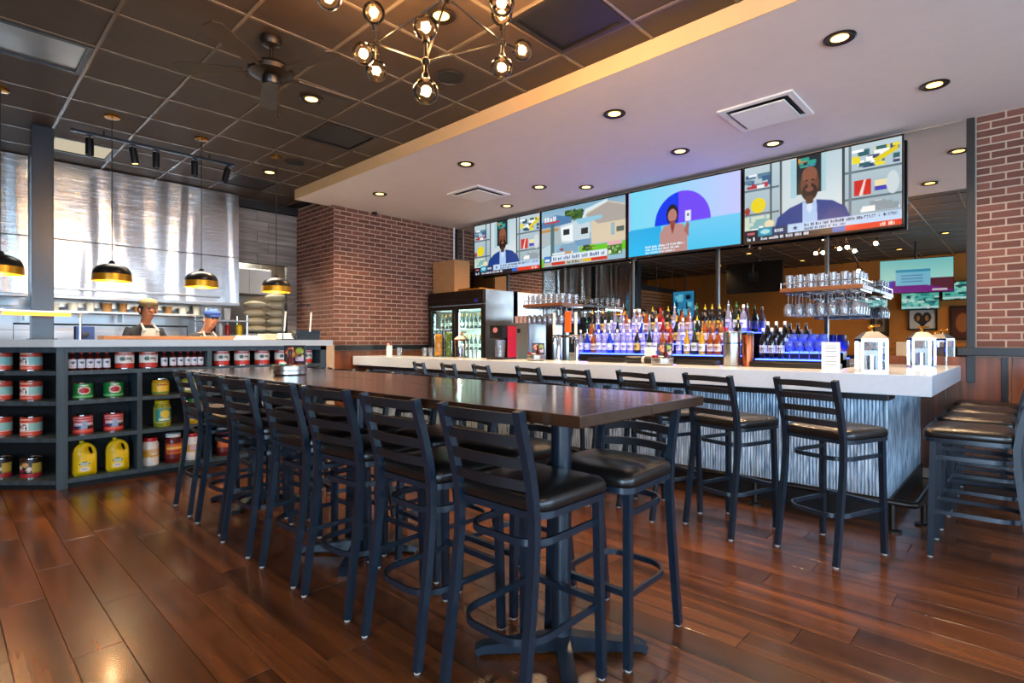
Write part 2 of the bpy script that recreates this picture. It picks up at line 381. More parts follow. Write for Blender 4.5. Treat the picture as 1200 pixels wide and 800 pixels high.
# ================================================================== THE SETTING
YW, XL, ZS, ZC, YS, YP, XP = 6.5, -7.53, 3.34, 3.477, 3.55, 4.09, -8.75
XB, YB, XR = -9.95, -4.6, 4.6               # kitchen rear wall, rear wall, street-side wall
floor = struct('floor', MB().bb(XB, XR+.1, YB-.1, YW+.1, -.12, -.005), M['subfloor'])
# planks: the ones in view are objects of their own, the rest one joined part
PW, PL = .178, 1.22
plank_me = MB().cbox((0, 0, 0), (PL-.003, PW-.0025, .012), .0012).mesh('plank'); plank_me.materials.append(M['floor'])
rest = MB(); spots = []
for r in range(int((YW-YB)/PW)+1):
    y = YB + (r+.5)*PW
    if y > YW: break
    x = XB - random.uniform(0, PL)
    while x < XR:
        cx = x + PL/2
        d = -math.sin(R(YAW))*cx + math.cos(R(YAW))*y; rr = math.cos(R(YAW))*cx + math.sin(R(YAW))*y
        vis = d > 1.6 and abs(rr) < d*.94 + .7 and cx > -6.3 and y < 4.8
        spots.append((vis, d, cx, y)); x += PL
seen = sorted([s for s in spots if s[0]], key=lambda s: s[1])[:300]; ss = set((s[2], s[3]) for s in seen)
for v, d, cx, y in spots:
    if (cx, y) in ss: link('plank', plank_me, None, floor, (cx, y, -.006))
    else: rest.bb(max(cx-PL/2, XB)+.0015, min(cx+PL/2, XR)-.0015, y-PW/2+.001, y+PW/2-.001, -.012, 0)
tag(obj('plank_remainder', rest, M['floor'], floor), kind='stuff')

def brick_wall(parent, origin, u, n, length, z0, z1, cap=300, keep=None):
    """running bond on a plane: origin, unit direction u, outward normal n"""
    u = Vector(u); n = Vector(n); BL, BH, J = .203, .0677, .0135
    fb = MB().cbox((0, 0, 0), (BL-J, .022, BH-J), .0025).mesh('brick'); fb.materials.append(M['brick'])
    hb = MB().cbox((0, 0, 0), (BL/2-J, .022, BH-J), .0025).mesh('half_brick'); hb.materials.append(M['brick'])
    rz = math.atan2(u.y, u.x); items = []
    rows = int(round((z1-z0)/BH)); bh = (z1-z0)/rows
    for r in range(rows):
        s = 0.0 if r % 2 == 0 else -BL/2
        while s < length-.02:
            a, b = max(s, 0), min(s+BL, length)
            if b-a > .05: items.append((a, b, z0+(r+.5)*bh))
            s += BL
    def dist(it): p = Vector(origin)+u*((it[0]+it[1])/2); return Vector((p.x, p.y, it[2]-CZ)).length + (50 if keep and not keep(it) else 0)
    items.sort(key=dist); rest = MB()
    for k, (a, b, z) in enumerate(items):
        p = Vector(origin)+u*((a+b)/2)-n*.006; p.z = z; full = b-a > .17; me = fb if full else hb
        if k < cap:
            o = link('brick', me, None, parent, p, rz); o.scale = ((b-a-J)/((BL if full else BL/2)-J), 1, (bh-J)/(BH-J))
        else: rest.box(p, (b-a-J, .022, bh-J), rz)
    if rest.v: tag(obj('brick_remainder', rest, M['brick'], parent), kind='stuff')

# rear bar wall, brick to the right of the mirror, wood wainscot below a black rail
ZR0, ZR1 = 1.17, 1.245
wb = struct('wall_back', MB().bb(-8.9, XR+.1, YW, YW+.12, 0, 3.6), M['mortar'])
brick_wall(wb, (-.345, YW, 0), (1, 0, 0), (0, -1, 0), 1.25, ZR1, ZS)
for i in range(5): obj('wainscot_board', MB().cbox((-.78+.45*i, YW-.01, .63), (.44, .02, 1.06), .003), M['wains'], wb)
for i in range(4): obj('batten', MB().cbox((-.15+.62*i, YW-.02, .63), (.045, .03, 1.06), .004), M['rail'], wb)
struct('trim_1', MB().cbox((.5, YW-.025, (ZR0+ZR1)/2), (1.95, .05, ZR1-ZR0), .006), M['rail'])
struct('baseboard_back', MB().cbox((.5, YW-.02, .05), (1.95, .03, .1), .004), M['rail'])
# left brick pier: long face (X = XL) and short face (Y = YP)
wl = struct('wall_left', MB().bb(XP-.02, XL, YP, YW, 0, 3.47), M['mortar'])
brick_wall(wl, (XL, YP-.009, 0), (0, 1, 0), (1, 0, 0), YW-YP+.009, ZR1, ZS)
for i in range(5): obj('wainscot_board', MB().cbox((XL+.01, YP+.24+.482*i, .63), (.02, .472, 1.06), .003), M['wains'], wl)
struct('trim_2', MB().cbox((XL+.025, (YP+YW)/2, (ZR0+ZR1)/2), (.05, YW-YP, ZR1-ZR0), .006), M['rail'])
wp = struct('wall_pier', MB().bb(XP, XL-.001, YP-.004, YP+.01, 0, 3.45), M['mortar'])
brick_wall(wp, (XP, YP-.004, 0), (1, 0, 0), (0, -1, 0), XL-XP+.006, ZR1, 3.45)
# kitchen rear wall, grey plank wall over the prep opening, dark header
struct('wall_kitchen', MB().bb(XB-.1, XB, YB, YW, 0, 3.6), M['steel2'])
wg = struct('wall_prep', MB().bb(XP-.1, XP-.02, 3.12, YP, 2.52, 3.47).bb(XP-.1, XP-.02, 3.93, YP, 0, 2.52), M['darkpaint'])
for i in range(5):
    z = 2.52+i*.166
    for (a, b) in (((3.12, 3.62), (3.62, 4.085)) if i % 2 else ((3.12, 3.45), (3.45, 4.085))):
        obj('wall_plank', MB().cbox((XP-.01, (a+b)/2, z+.083), (.02, b-a-.004, .162), .002), M['graywood'], wg)
for i in range(8): obj('wall_plank', MB().cbox((XP-.01, 4.01, 1.25+i*.159+.08), (.02, .15, .155), .002), M['graywood'], wg)
struct('wall_header', MB().bb(XP-.15, XP+.05, 3.1, YP-.005, 3.36, 3.476), M['darkpaint'])
struct('wall_prep_rear', MB().bb(XB, XP-.1, 5.2, 5.3, 0, 3.4), M['soffit'])
# rear wall and street wall with windows (behind and beside the camera)
wr = MB(); wr.bb(XB, .3, YB-.1, YB, 0, 3.6).bb(3.9, XR+.1, YB-.1, YB, 0, 3.6).bb(.3, 3.9, YB-.1, YB, 0, .55).bb(.3, 3.9, YB-.1, YB, 2.95, 3.6)
struct('wall_rear', wr, M['tanpaint'])
ws = MB(); ws.bb(XR, XR+.1, YB, -3.6, 0, 3.6).bb(XR, XR+.1, 5.9, YW, 0, 3.6).bb(XR, XR+.1, -3.6, 5.9, 0, .55).bb(XR, XR+.1, -3.6, 5.9, 2.95, 3.6)
struct('wall_right', ws, M['tanpaint'])
def window(n, a, b, fix, along):
    root = bpy.data.objects.new('window_%d' % n, None); col.objects.link(root); root['kind'] = 'structure'
    fr = MB()
    def put(u0, u1, z0, z1, t=.05):
        return (u0, u1, fix-t/2, fix+t/2, z0, z1) if along == 'x' else (fix-t/2, fix+t/2, u0, u1, z0, z1)
    k = 6 if along == 'y' else 3
    for i in range(k+1):
        u = a+(b-a)*i/k; fr.bb(*put(u-.03, u+.03, .55, 2.95))
    fr.bb(*put(a, b, .55, .62)).bb(*put(a, b, 2.88, 2.95)); obj('window_frame', fr, M['black'], root)
    for i in range(k): obj('window_pane', MB().bb(*put(a+(b-a)*i/k+.03, a+(b-a)*(i+1)/k-.03, .62, 2.88, .006)), M['pane'], root)
window(1, -3.6, 5.9, XR+.04, 'y'); window(2, .3, 3.9, YB-.04, 'x')  # unseen side window, run on past the bar so the hood mirrors it
# soffit over the bar
sf = struct('ceiling_soffit', MB().bb(-7.65, XR, YS, YW, ZS, 3.62), M['soffit'])
struct('trim_3', MB().bb(-7.656, XR, YS-.006, YS+.0, ZS-.001, ZC).bb(-7.656, -7.65, YS, YP-.01, ZS-.001, ZC), P('tan_fascia', '#d9b684', .7, var=.02))  # fascia strip in one even tan, warmer than the soffit
# suspended ceiling: slab, tiles, tees
T = .61; X0, Y0 = -4.40, .82
cl = struct('ceiling', MB().bb(XB, XR, YB, YW, ZC+.03, 3.6), M['darkpaint'])
tile_me = MB().cbox((0, 0, 0), (T-.012, T-.012, .02), .004).mesh('ceiling_tile'); tile_me.materials.append(M['tile'])
ax = math.floor((XB-X0)/T); bx = math.ceil((XR-X0)/T); ay = math.floor((YB-Y0)/T); by = math.floor((YS-Y0)/T)+1
holes = {}                                    # grid cells taken by fittings
def cell(px, py): p = at_z(px, py, ZC); return (math.floor((p.x-X0)/T), math.floor((p.y-Y0)/T))
def cell_c(c): return Vector((X0+(c[0]+.5)*T, Y0+(c[1]+.5)*T, ZC))
for nm, px, py in (('return', 396, 157), ('slot', 45, 50), ('panel', 668, 22), ('troffer', 95, 172), ('dark', 290, 212)): holes[cell(px, py)] = nm
hc = {v: k for k, v in holes.items()}
for i in range(ax, bx):
    for j in range(ay, by):
        p = cell_c((i, j))
        if (i, j) in holes or p.x-T/2 < XB or p.x+T/2 > XR or p.y-T/2 < YB or p.y+T/2 > YS+T*.8: continue
        link('ceiling_tile', tile_me, None, cl, (p.x, p.y, ZC+.012))
for i in range(ax+1, bx): obj('tee_bar', MB().bb(X0+i*T-.012, X0+i*T+.012, YB, YS, ZC-.004, ZC+.01), M['tee'], cl)
for j in range(ay+1, by+1): obj('main_tee', MB().bb(XB, XR, Y0+j*T-.012, Y0+j*T+.012, ZC-.005, ZC+.01), M['tee'], cl)

# ================================================================== CEILING FITTINGS
def downlight(loc, label, group, power, main=False):
    t = thing('downlight', label, 'downlight', loc, 0, group)
    obj('trim_ring', MB().lathe([(.098, 0), (.1, -.006), (.09, -.012), (.055, -.004), (.053, .0), (.098, 0)], 24), M['bronze'], t, True)
    obj('lens', MB().lathe([(1e-4, -.003), (.054, -.003)], 20), M['down'], t)
    d = bpy.data.lights.new('downlight_beam', 'SPOT'); d.energy = power; d.color = (1, .66, .36); d.spot_size = R(125); d.spot_blend = .8; d.shadow_soft_size = .06
    o = bpy.data.objects.new('downlight_beam', d); o.parent = t; o.location = (0, 0, -.03); col.objects.link(o)
names = {(984, 44): 'over open floor beyond the large air diffuser', (1095, 99): 'nearest the brick wall beside the mirror', (720, 133): 'between the large diffuser and the soffit edge',
         (906, 168): 'next to the large diffuser above the rightmost screen', (797, 177): 'above the purple dome screen', (546, 192): 'beside the small diffuser near the soffit edge',
         (632, 219): 'between the small diffuser and the second screen', (687, 219): 'above the caravan screen', (445, 227): 'above the left brick pier', (594, 241): 'above the far screen by the corner'}
for (px, py), s in names.items():
    p = at_z(px, py, ZS); downlight((p.x, p.y, ZS-.001), 'round recessed downlight in pale soffit, '+s, 'soffit downlights', 62)
for (px, py), s in {(517, 17): 'behind the globe chandelier', (365, 115): 'beside the ceiling fan', (316, 201): 'near the soffit corner by the kitchen'}.items():
    p = at_z(px, py, ZC); downlight((p.x, p.y, ZC-.008), 'round warm downlight in dark tile ceiling, '+s, 'tile ceiling downlights', 45)
for i, (x, y) in enumerate(((-1.2, -.9), (-3.2, -1.3), (-5.0, -.8), (-2.2, -2.6), (-4.4, -3.0), (-6.4, -2.4), (-.8, -3.4), (1.2, .9))):
    where = ['before the card television', 'between the two hanging televisions', 'nearest the can shelves', 'above the potted plant', 'above the slat panel booth', 'nearest the slat panel', 'above the window side booth', 'nearest the street windows'][i]
    downlight((x, y, ZC-.008), 'round warm downlight in dining side tile ceiling, '+where, 'dining side downlights', 45)
# air diffusers in the soffit
def diffuser(px, py, s, label):
    p = at_z(px, py, ZS); t = thing('air_diffuser', label, 'air vent', (p.x, p.y, ZS))
    h = s/2
    fr = MB()
    for (a, b, c, d) in ((-h, h, -h, -h+.05), (-h, h, h-.05, h), (-h, -h+.05, -h+.05, h-.05), (h-.05, h, -h+.05, h-.05)): fr.bb(a, b, c, d, -.016, 0)
    obj('frame', fr, M['white'], t); obj('throat', MB().bb(-h+.05, h-.05, -h+.05, h-.05, -.004, -.001), M['darkpaint'], t)
    obj('deflector_plate', MB().cbox((0, 0, -.03), (s-.17, s-.17, .012), .004), M['white'], t)
diffuser(897, 131, .62, 'square white air diffuser in soffit near the two large screens'); diffuser(561, 227, .62, 'square white air diffuser in soffit by the far corner')
def grille(key, label, mat, frame):
    c = cell_c(hc[key]); t = thing('ceiling_panel', label, 'ceiling panel', (c.x, c.y, ZC))
    h = T/2-.012; fr = MB()
    for (a, b, cc, d) in ((-h, h, -h, -h+.04), (-h, h, h-.04, h), (-h, -h+.04, -h+.04, h-.04), (h-.04, h, -h+.04, h-.04)): fr.bb(a, b, cc, d, -.012, .01)
    obj('frame', fr, frame, t); obj('panel', MB().bb(-h+.04, h-.04, -h+.04, h-.04, .002, .012), mat, t)
grille('return', 'dark square return air grille in tile ceiling near soffit', M['darkpaint'], M['blackplastic'])
grille('slot', 'polished steel ceiling panel in black frame near open kitchen', M['steel2'], M['blackplastic'])
grille('panel', 'black square ceiling panel beside globe chandelier', M['blackplastic'], M['rail'])
grille('troffer', 'lit white kitchen ceiling panel above the track lights', M['troffer'], M['blackplastic'])
grille('dark', 'dark framed ceiling panel between track lights and kitchen pier', M['darkpaint'], M['blackplastic'])
for (px, py, s) in ((345, 190, 'near the soffit corner'), (527, 90, 'beyond the globe chandelier')):
    p = at_z(px, py, ZC); t = thing('ceiling_speaker', 'round dark ceiling speaker '+s, 'speaker', (p.x, p.y, ZC-.006))
    obj('rim', MB().lathe([(.12, 0), (.12, -.006), (.108, -.008), (.106, 0), (.12, 0)], 28), M['rail'], t, True); obj('mesh_cover', MB().lathe([(1e-4, -.007), (.106, -.004)], 24), M['blackplastic'], t, True)
p = at_z(417, 212, ZS); p = at_x(384, 251, XL)
for (q, s) in (((-7.50, 4.75, 3.29), 'on the brick wall'),):
    t = thing('security_camera', 'small dark dome camera under soffit '+s, 'camera', q); obj('bracket', MB().cbox((.02, 0, .03), (.06, .05, .04), .005), M['bronze'], t); obj('lens_dome', MB().ball((.06, 0, .015), .03), M['blackplastic'], t, True)

# globe chandelier
CH = Vector((-2.38, 1.98, 3.24))
ch = thing('globe_chandelier', 'branching dark metal chandelier with clear amber globe bulbs above the long table', 'chandelier', (CH.x, CH.y, ZC))
def chl(v): return Vector(v)-Vector((CH.x, CH.y, ZC))
def pt(px, py, d): x, y = _dir(px); return Vector((x*d, y*d, CZ-(py-400)*d/F))
obj('canopy', MB().lathe([(.075, 0), (.075, -.015), (.02, -.03), (.012, -.03)], 20), M['gunmetal'], ch, True)
obj('stem', MB().rod((0, 0, -.02), chl(CH), .011), M['gunmetal'], ch); obj('hub', MB().ball(chl(CH), .035), M['gunmetal'], ch, True)
H1 = pt(499, 72, 2.75); HL = pt(441, 51, 3.2); HR = pt(589, 50, 3.25); H4 = pt(409, -24, 2.85); H5 = pt(625, -40, 2.75); H6 = pt(520, -70, 3.6)
glb = {0: [(499, 107, 2.73), (499, 32, 2.80)], 1: [(426, 63, 3.12), (441, 83, 3.28), (438, 15, 3.15)], 2: [(588, 79, 3.2), (612, 59, 3.4), (588, 17, 3.22)],
       3: [(385, -3, 2.75), (400, -60, 2.85)], 4: [(588, 3, 2.7), (660, -40, 2.75)], 5: [(540, -60, 3.7), (500, -40, 3.6)]}
gl_me = MB().ball((0, 0, 0), .064, 20, 12).mesh('globe', True); gl_me.materials.append(M['bulbglass'])
fi_me = MB().ball((0, 0, 0), .012, 10, 6, (1, 1, 1.8)).mesh('filament', True); fi_me.materials.append(M['filament'])
for k, h in enumerate((H1, HL, HR, H4, H5, H6)):
    obj('joint', MB().ball(chl(h), .022), M['gunmetal'], ch, True); obj('arm', MB().rod(chl(CH), chl(h), .006), M['gunmetal'], ch)
    for g in glb[k]:
        c = pt(*g); d = (c-h).normalized(); e = h+d*max(.03, (c-h).length-.062)
        obj('socket', MB().rod(chl(h), chl(e), .009).rod(chl(e-d*.03), chl(e), .018), M['gunmetal'], ch)
        o = link('globe', gl_me, None, ch, chl(c)); link('filament', fi_me, None, o, (0, 0, 0))
        if k < 5:
            ld = bpy.data.lights.new('globe_glow', 'POINT'); ld.energy = 8; ld.color = (1, .58, .25); ld.shadow_soft_size = .03
            lo = bpy.data.objects.new('globe_glow', ld); col.objects.link(lo); lo.parent = o
obj('arm', MB().rod(chl(H1), chl(HL), .005), M['gunmetal'], ch); obj('arm', MB().rod(chl(H1), chl(HR), .005), M['gunmetal'], ch)
# ceiling fan
M['blade'] = P('dark_blade_wood', '#2b2119', .5)
fp = at_z(318, 44, ZC); fz = ZC
fan = thing('ceiling_fan', 'dark bronze ceiling fan with pull chain on the tile ceiling', 'ceiling fan', (fp.x, fp.y, fz))
obj('ceiling_canopy', MB().lathe([(.07, 0), (.075, -.03), (.06, -.06), (.02, -.075), (.014, -.08)], 20), M['bronze'], fan, True)
obj('downrod', MB().rod((0, 0, -.07), (0, 0, -.2), .014), M['bronze'], fan)
obj('motor_housing', MB().lathe([(.03, -.18), (.12, -.2), (.155, -.235), (.15, -.265), (.1, -.285), (.06, -.29)], 28), M['bronze'], fan, True)
obj('switch_cup', MB().lathe([(.062, -.285), (.065, -.33), (.055, -.345), (.0001, -.347)], 20), M['blackplastic'], fan, True)
for i in range(5):
    b = MB(); m = Matrix.Rotation(R(72*i+16), 4, 'Z') @ Matrix.Translation((.4, 0, -.262)) @ Matrix.Rotation(R(11), 4, 'X')
    b.prism([(-.22, -.05), (.2, -.068), (.235, -.04), (.24, .03), (.2, .066), (-.22, .05)], -.004, .004); b.v = [tuple(m @ Vector(q)) for q in b.v]
    bl = obj('blade', b, M['blade'], fan); obj('blade_iron', MB().box(Matrix.Rotation(R(72*i+16), 3, 'Z') @ Vector((.17, 0, -.262)), (.12, .03, .008), R(72*i+16)), M['bronze'], bl)
obj('pull_chain', MB().rod((.055, .03, -.33), (.055, .03, -.56), .004).ball((.055, .03, -.57), .011), M['bronze'], fan)
# pendants over the kitchen counter
pend = thing('pendant_lamp', 'x', 'pendant lamp', (0, 0, ZC), 0, 'pendants over the kitchen counter')
obj('ceiling_rose', MB().lathe([(.062, 0), (.062, -.018), (.02, -.024), (.0001, -.024)], 20), M['brass'], pend, True)
obj('cord', MB().rod((0, 0, -.02), (0, 0, -1.43), .004), M['blackplastic'], pend)
shade = obj('shade', MB().lathe([(.02, -1.40), (.03, -1.425), (.09, -1.44), (.13, -1.465), (.152, -1.5), (.158, -1.53)], 28), M['blackplastic'], pend, True)
obj('shade_band', MB().lathe([(.158, -1.53), (.16, -1.56), (.161, -1.595), (.154, -1.596), (.15, -1.53), (.12, -1.47), (.02, -1.44)], 28), M['goldlining'], pend, True)
obj('bulb', MB().ball((0, 0, -1.51), .035), M['down'], pend, True)
pr = Rep(pend)
for py_, s in ((.38, 'at the angled shelf end'), (1.17, 'second from the shelf end'), (1.955, 'third from the shelf end'), (2.755, 'nearest the brick pier')):
    o = pr.put((-6.43, py_, ZC), 0, 'black dome pendant with gold rim over kitchen counter, '+s)
    d = bpy.data.lights.new('pendant_glow', 'POINT'); d.energy = 6.0; d.color = (1, .68, .35); d.shadow_soft_size = .03
    lo = bpy.data.objects.new('pendant_glow', d); col.objects.link(lo); lo.parent = o; lo.location = (0, 0, -1.56)
# track with spot heads
a = at_z(82, 152, 3.42); b = at_z(275, 193, 3.42); X_ = (a.x+b.x)/2
tr = thing('light_track', 'grey ceiling light track before the stainless hood', 'track light', (X_, (a.y+b.y)/2, ZC))
obj('track_rail', MB().cbox((0, 0, -.06), (.036, b.y-a.y, .03), .004), M['black'], tr)
for s in (-.5, .5): obj('stem', MB().rod((0, s, -.05), (0, s, 0), .008), M['black'], tr)
for (px, py, tilt) in ((105, 174, 0), (155, 186, 8), (183, 189, 0), (228, 198, 0), (268, 206, -14)):
    q = at_x(px, py, X_); h = thing('spotlight_head', 'black cylinder spotlight on ceiling track, '+{105: 'nearest the black column', 155: 'second from the black column, lit', 183: 'middle of the five', 228: 'fourth from the black column', 268: 'tilted one nearest the brick pier'}[px], 'spotlight', (X_, q.y, ZC-.08), 0, 'track spotlights')
    m = Matrix.Rotation(R(tilt), 4, 'X')
    obj('adapter', MB().box((0, 0, 0), (.03, .05, .03)).rod((0, 0, -.01), (0, 0, -.04), .008), M['black'], h)
    obj('barrel', MB().lathe([(.0001, -.03), (.034, -.03), (.036, -.04), (.036, -.2), (.03, -.2), (.028, -.17), (.0001, -.17)], 18, (0, 0, 0), m), M['blackplastic'], h, True)
    if px == 155: obj('lens', MB().lathe([(.0001, -.195), (.029, -.195)], 16, (0, 0, 0), m), M['down'], h)

# ================================================================== OPEN KITCHEN
CA = R(YAW); RX, RY = math.cos(CA), math.sin(CA); FX, FY = -math.sin(CA), math.cos(CA)   # diagonal run directions
XK = -6.15; YK0, YK1 = .72, 3.24; LD = 1.75
def shelf_unit(name, label, loc, rz, L, dividers, low_div, m0=0, m1=0):
    """open shelf, front along local x; m0 / m1 = mitre at the back of either end"""
    t = thing(name, label, 'shelf', loc, rz)
    D = .36
    def board(z0, z1, y0=.0, y1=D-.01): return MB().prism([(m0*y0/D, y0), (L-m1*y0/D, y0), (L-m1*y1/D, y1), (m0*y1/D, y1)], z0, z1)
    obj('back_panel', MB().bb(m0, L-m1, D, D+.02, 0, 1.25), M['shelfback'], t)
    obj('top_rail', board(1.2025, 1.2475, 0, .04), M['shelfpaint'], t)
    for z, nm in ((1.04, 'shelf_board'), (.775, 'shelf_board'), (.455, 'shelf_board'), (.085, 'bottom_board')): obj(nm, board(z-.036, z, .001), M['shelfpaint'], t)
    obj('kick_board', board(0, .048, .04, .06), M['shelfback'], t)
    for i, x in enumerate(dividers if not m1 else dividers[:1]):
        if i == 0 and m0: obj('stile', MB().cbox((.04, .006, .624), (.08, .024, 1.248), .002), M['shelfpaint'], t)
        elif i in (0, len(dividers)-1) or m1: obj('upright', MB().cbox((x, D/2, .625), (.075, D, 1.25), .003), M['shelfpaint'], t)
        else: obj('upright', MB().cbox((x, D/2, 1.122), (.045, D, .16), .003), M['shelfpaint'], t)
    for x in low_div: obj('upright', MB().cbox((x, D/2, .53), (.04, D, .95), .003), M['shelfpaint'], t)
    return t
shelf_unit('can_shelf', 'slate painted open shelf under kitchen counter holding cans and sauce bottles', (XK, YK0, 0), R(90), YK1-YK0, (.0375, 1.227, 2.48), (.616, 1.227, 1.85), .155, 0)
shelf_unit('can_shelf', 'dark angled shelf at counter end with red and orange cans', (XK-RX*LD, YK0-RY*LD, 0), CA, LD-.003, (.0375, .72, .72), (.72,), 0, .155)
poly = [(-6.11, 3.30), (-6.11, .70), (-6.11-RX*1.8, .70-RY*1.8), (-6.11-RX*1.8+FX*.95, .70-RY*1.8+FY*.95), (-7.07, 1.10), (-7.07, 3.30)]
t = thing('kitchen_counter', 'pale grey stone kitchen counter top with a corner, above the can shelves', 'counter', (0, 0, 0))
obj('stone_top', MB().prism(poly, 1.251, 1.318), M['kcounter'], t)
obj('rear_support', MB().bb(-7.05, -6.56, .95, 3.2, 0, 1.25), M['steel2'], t)
obj('pass_ledge', MB().cbox((-6.85, 2.1, 1.338), (.28, 1.9, .04), .004), M['slatwood'], t)
t = thing('steel_column', 'square charcoal steel column standing on kitchen counter up to ceiling', 'column', (-7.24, .735, 1.318))
obj('shaft', MB().cbox((0, 0, 1.07), (.19, .17, 2.13), .006), M['black'], t); obj('base_plate', MB().cbox((0, 0, .006), (.24, .22, .012), .002), M['black'], t)

# --- cans
def cyl_label(cv, r, z0, z1, arc=1.0):
    def fn(u, v):
        a = -math.pi/2 + (u-.5)*2*math.pi*arc; return (r*math.cos(a), r*math.sin(a), z1+(z0-z1)*v)
    return painted('label', cv, fn)
def can(label, cv, r=.078, h=.178):
    t = thing('food_can', label, 'can')
    obj('tin_body', MB().lathe([(.0001, .004), (r-.003, .004), (r, 0), (r, .006), (r-.002, .008), (r-.002, h-.008), (r, h-.006), (r, h), (r-.004, h), (r-.006, h-.006), (.0001, h-.006)], 24), M['chrome'], t, True)
    link('label', cyl_label(cv, r-.0008, .009, h-.009), M['label'], t); return t
def cv_orange():
    c = Canvas(40, 14, '#c8432a'); c.rect(0, .27, 1, .74, '#ece8e2'); c.rect(.58, .3, .8, .7, '#8fc0b4'); c.rect(0.08, .3, .3, .7, '#8fc0b4').ell(.42, .5, .045, .13, '#8c1d30').rect(.47, .34, .49, .66, '#333344').rect(.49, .34, .54, .42, '#333344').rect(.53, .45, .55, .68, '#333344').rect(.38, .07, .62, .13, '#e9b49a').rect(.38, .85, .62, .9, '#e9b49a'); return c
def cv_redw():
    c = Canvas(40, 14, '#c2321f'); c.rect(0, .26, 1, .72, '#e8e4d8').ell(.44, .46, .05, .13, '#2b4630').rect(.5, .4, .6, .5, '#4a4a4a').rect(.56, .54, .62, .62, '#a82020').rect(.36, .08, .6, .15, '#e8b8a8').rect(.15, .35, .2, .6, '#8fae9a').rect(.8, .35, .85, .6, '#8fae9a'); return c
def cv_green():
    c = Canvas(40, 14, '#0f7a35'); c.ell(.5, .46, .105, .27, '#e6dcc8').ell(.5, .46, .085, .2, '#a81826').rect(.44, .06, .56, .16, '#cfe0c0').rect(0, .82, 1, .92, '#7cc27a'); return c
def cv_red():
    c = Canvas(40, 14, '#b01a20'); c.rect(.3, .08, .7, .3, '#d99a94').rect(.34, .14, .66, .2, '#b01a20').rect(.32, .38, .68, .52, '#d8d4dc').rect(.32, .54, .47, .72, '#1d2a55').rect(.53, .54, .68, .72, '#1b2b2f').poly([(.44, .75), (.47, .3), (.53, .22), (.55, .75)], '#8fa6c8').rect(.3, .8, .7, .9, '#df6a50'); return c
def cv_dark():
    c = Canvas(40, 14, '#241512'); c.rect(0, .78, 1, 1, '#a02228').ell(.42, .45, .05, .12, '#d8c8b0').ell(.52, .3, .06, .12, '#c8a060').ell(.58, .55, .04, .14, '#d8d0c0').ell(.46, .62, .05, .1, '#7a1f3a').rect(.62, .2, .8, .76, '#b79b3a'); return c
def spot(px, row, set_=.14):                # place on the straight shelf by the column seen at px
    X = XK-set_; return (X, at_x(px, 0, X).y, row)
Z1, Z2, Z3, Z4 = 1.0401, .7751, .4551, .0851
rw = Rep(can('x', cv_redw()))
for px, s in ((146, 'just past the first sauce bottles'), (174, 'just before the second sauce bottles'), (259.5, 'just past the upright by the sauce bottles'), (283.5, 'second past the upright'), (307, 'third past the upright'), (330, 'half behind the table caddy'), (358, 'last on the shelf by the pier')):
    rw.put(spot(px, Z1), R(90), 'red and white food can on top shelf, '+s, 'red and white cans on the top shelf')
gr = Rep(can('x', cv_green(), .078, .15))
for px, s in ((97, 'nearer the angled end'), (133, 'nearer the middle upright')): gr.put(spot(px, Z2), R(90), 'green can with red tomato on second shelf, '+s, 'green cans')
rd = Rep(can('x', cv_red()))
for px, s in ((97, 'above the first yellow jug'), (133, 'above the second yellow jug')): rd.put(spot(px, Z3), R(90), 'red can with blue and white print, '+s, 'red cans on the third shelf')
og = Rep(can('x', cv_orange())); dk = Rep(can('x', cv_dark()))
def aspot(u, z, dep=.14): b = Vector((XK-RX*LD, YK0-RY*LD, z)); return (b.x+RX*u+FX*dep, b.y+RY*u+FY*dep, z)
for u, nm in ((1.41, 'nearest the corner post'), (1.14, 'second from the corner post'), (.9, 'third from the corner post')):
    for z, rn in ((Z1, 'top'), (Z2, 'second'), (Z3, 'third')): og.put(aspot(u, z), CA, 'orange and white food can on angled shelf, %s row, %s' % (rn, nm), 'orange cans on the angled shelf')
    dk.put(aspot(u, Z4), CA, 'dark can with red base on angled shelf bottom, '+nm, 'dark cans on the angled shelf')
# --- sauce bottles
def bottle(name, label, cat, prof, mat, cap=None, capmat=None, lab=None, n=14):
    t = thing(name, label, cat); obj('glass_body', MB().lathe(prof, n), mat, t, True)
    if cap: obj('cap', MB().lathe(cap, 12), capmat, t, True)
    if lab: link('label', lab, M['label'], t)
    return t
M['saucebrown'] = P('red_brown_glass', '#4a130c', .12, var=.05, coat=.4)
cvs = Canvas(20, 12, '#dcdcE4').poly([(.5, .1), (.56, .4), (.5, .7), (.44, .4)], '#3b4a55').rect(.4, .3, .44, .42, '#2f6b4a').rect(.56, .3, .6, .42, '#2f6b4a').rect(.4, .78, .6, .86, '#b06a70')
sb = Rep(bottle('sauce_bottle', 'x', 'bottle', [(.0001, 0), (.026, 0), (.028, .006), (.028, .105), (.022, .122), (.012, .135), (.011, .15)], M['saucebrown'], [(.012, .148), (.015, .15), (.014, .175), (.007, .193), (.005, .198), (.0001, .198)], M['red'], cyl_label(cvs, .0285, .02, .1, 1)))
for k, px in enumerate((75, 85, 95.5, 105.6, 115, 125)): sb.put(spot(px, Z1, .09), R(90), 'red capped hot sauce bottle, %s from the corner post, in a row of six' % ORD[k], 'six sauce bottles by the corner post')
for k, px in enumerate((192.5, 202.5, 211.5, 220, 227.5, 235)): sb.put(spot(px, Z1, .09), R(90), 'red capped hot sauce bottle, %s after the two cans, in the second row of six' % ORD[k], 'six sauce bottles by the upright')
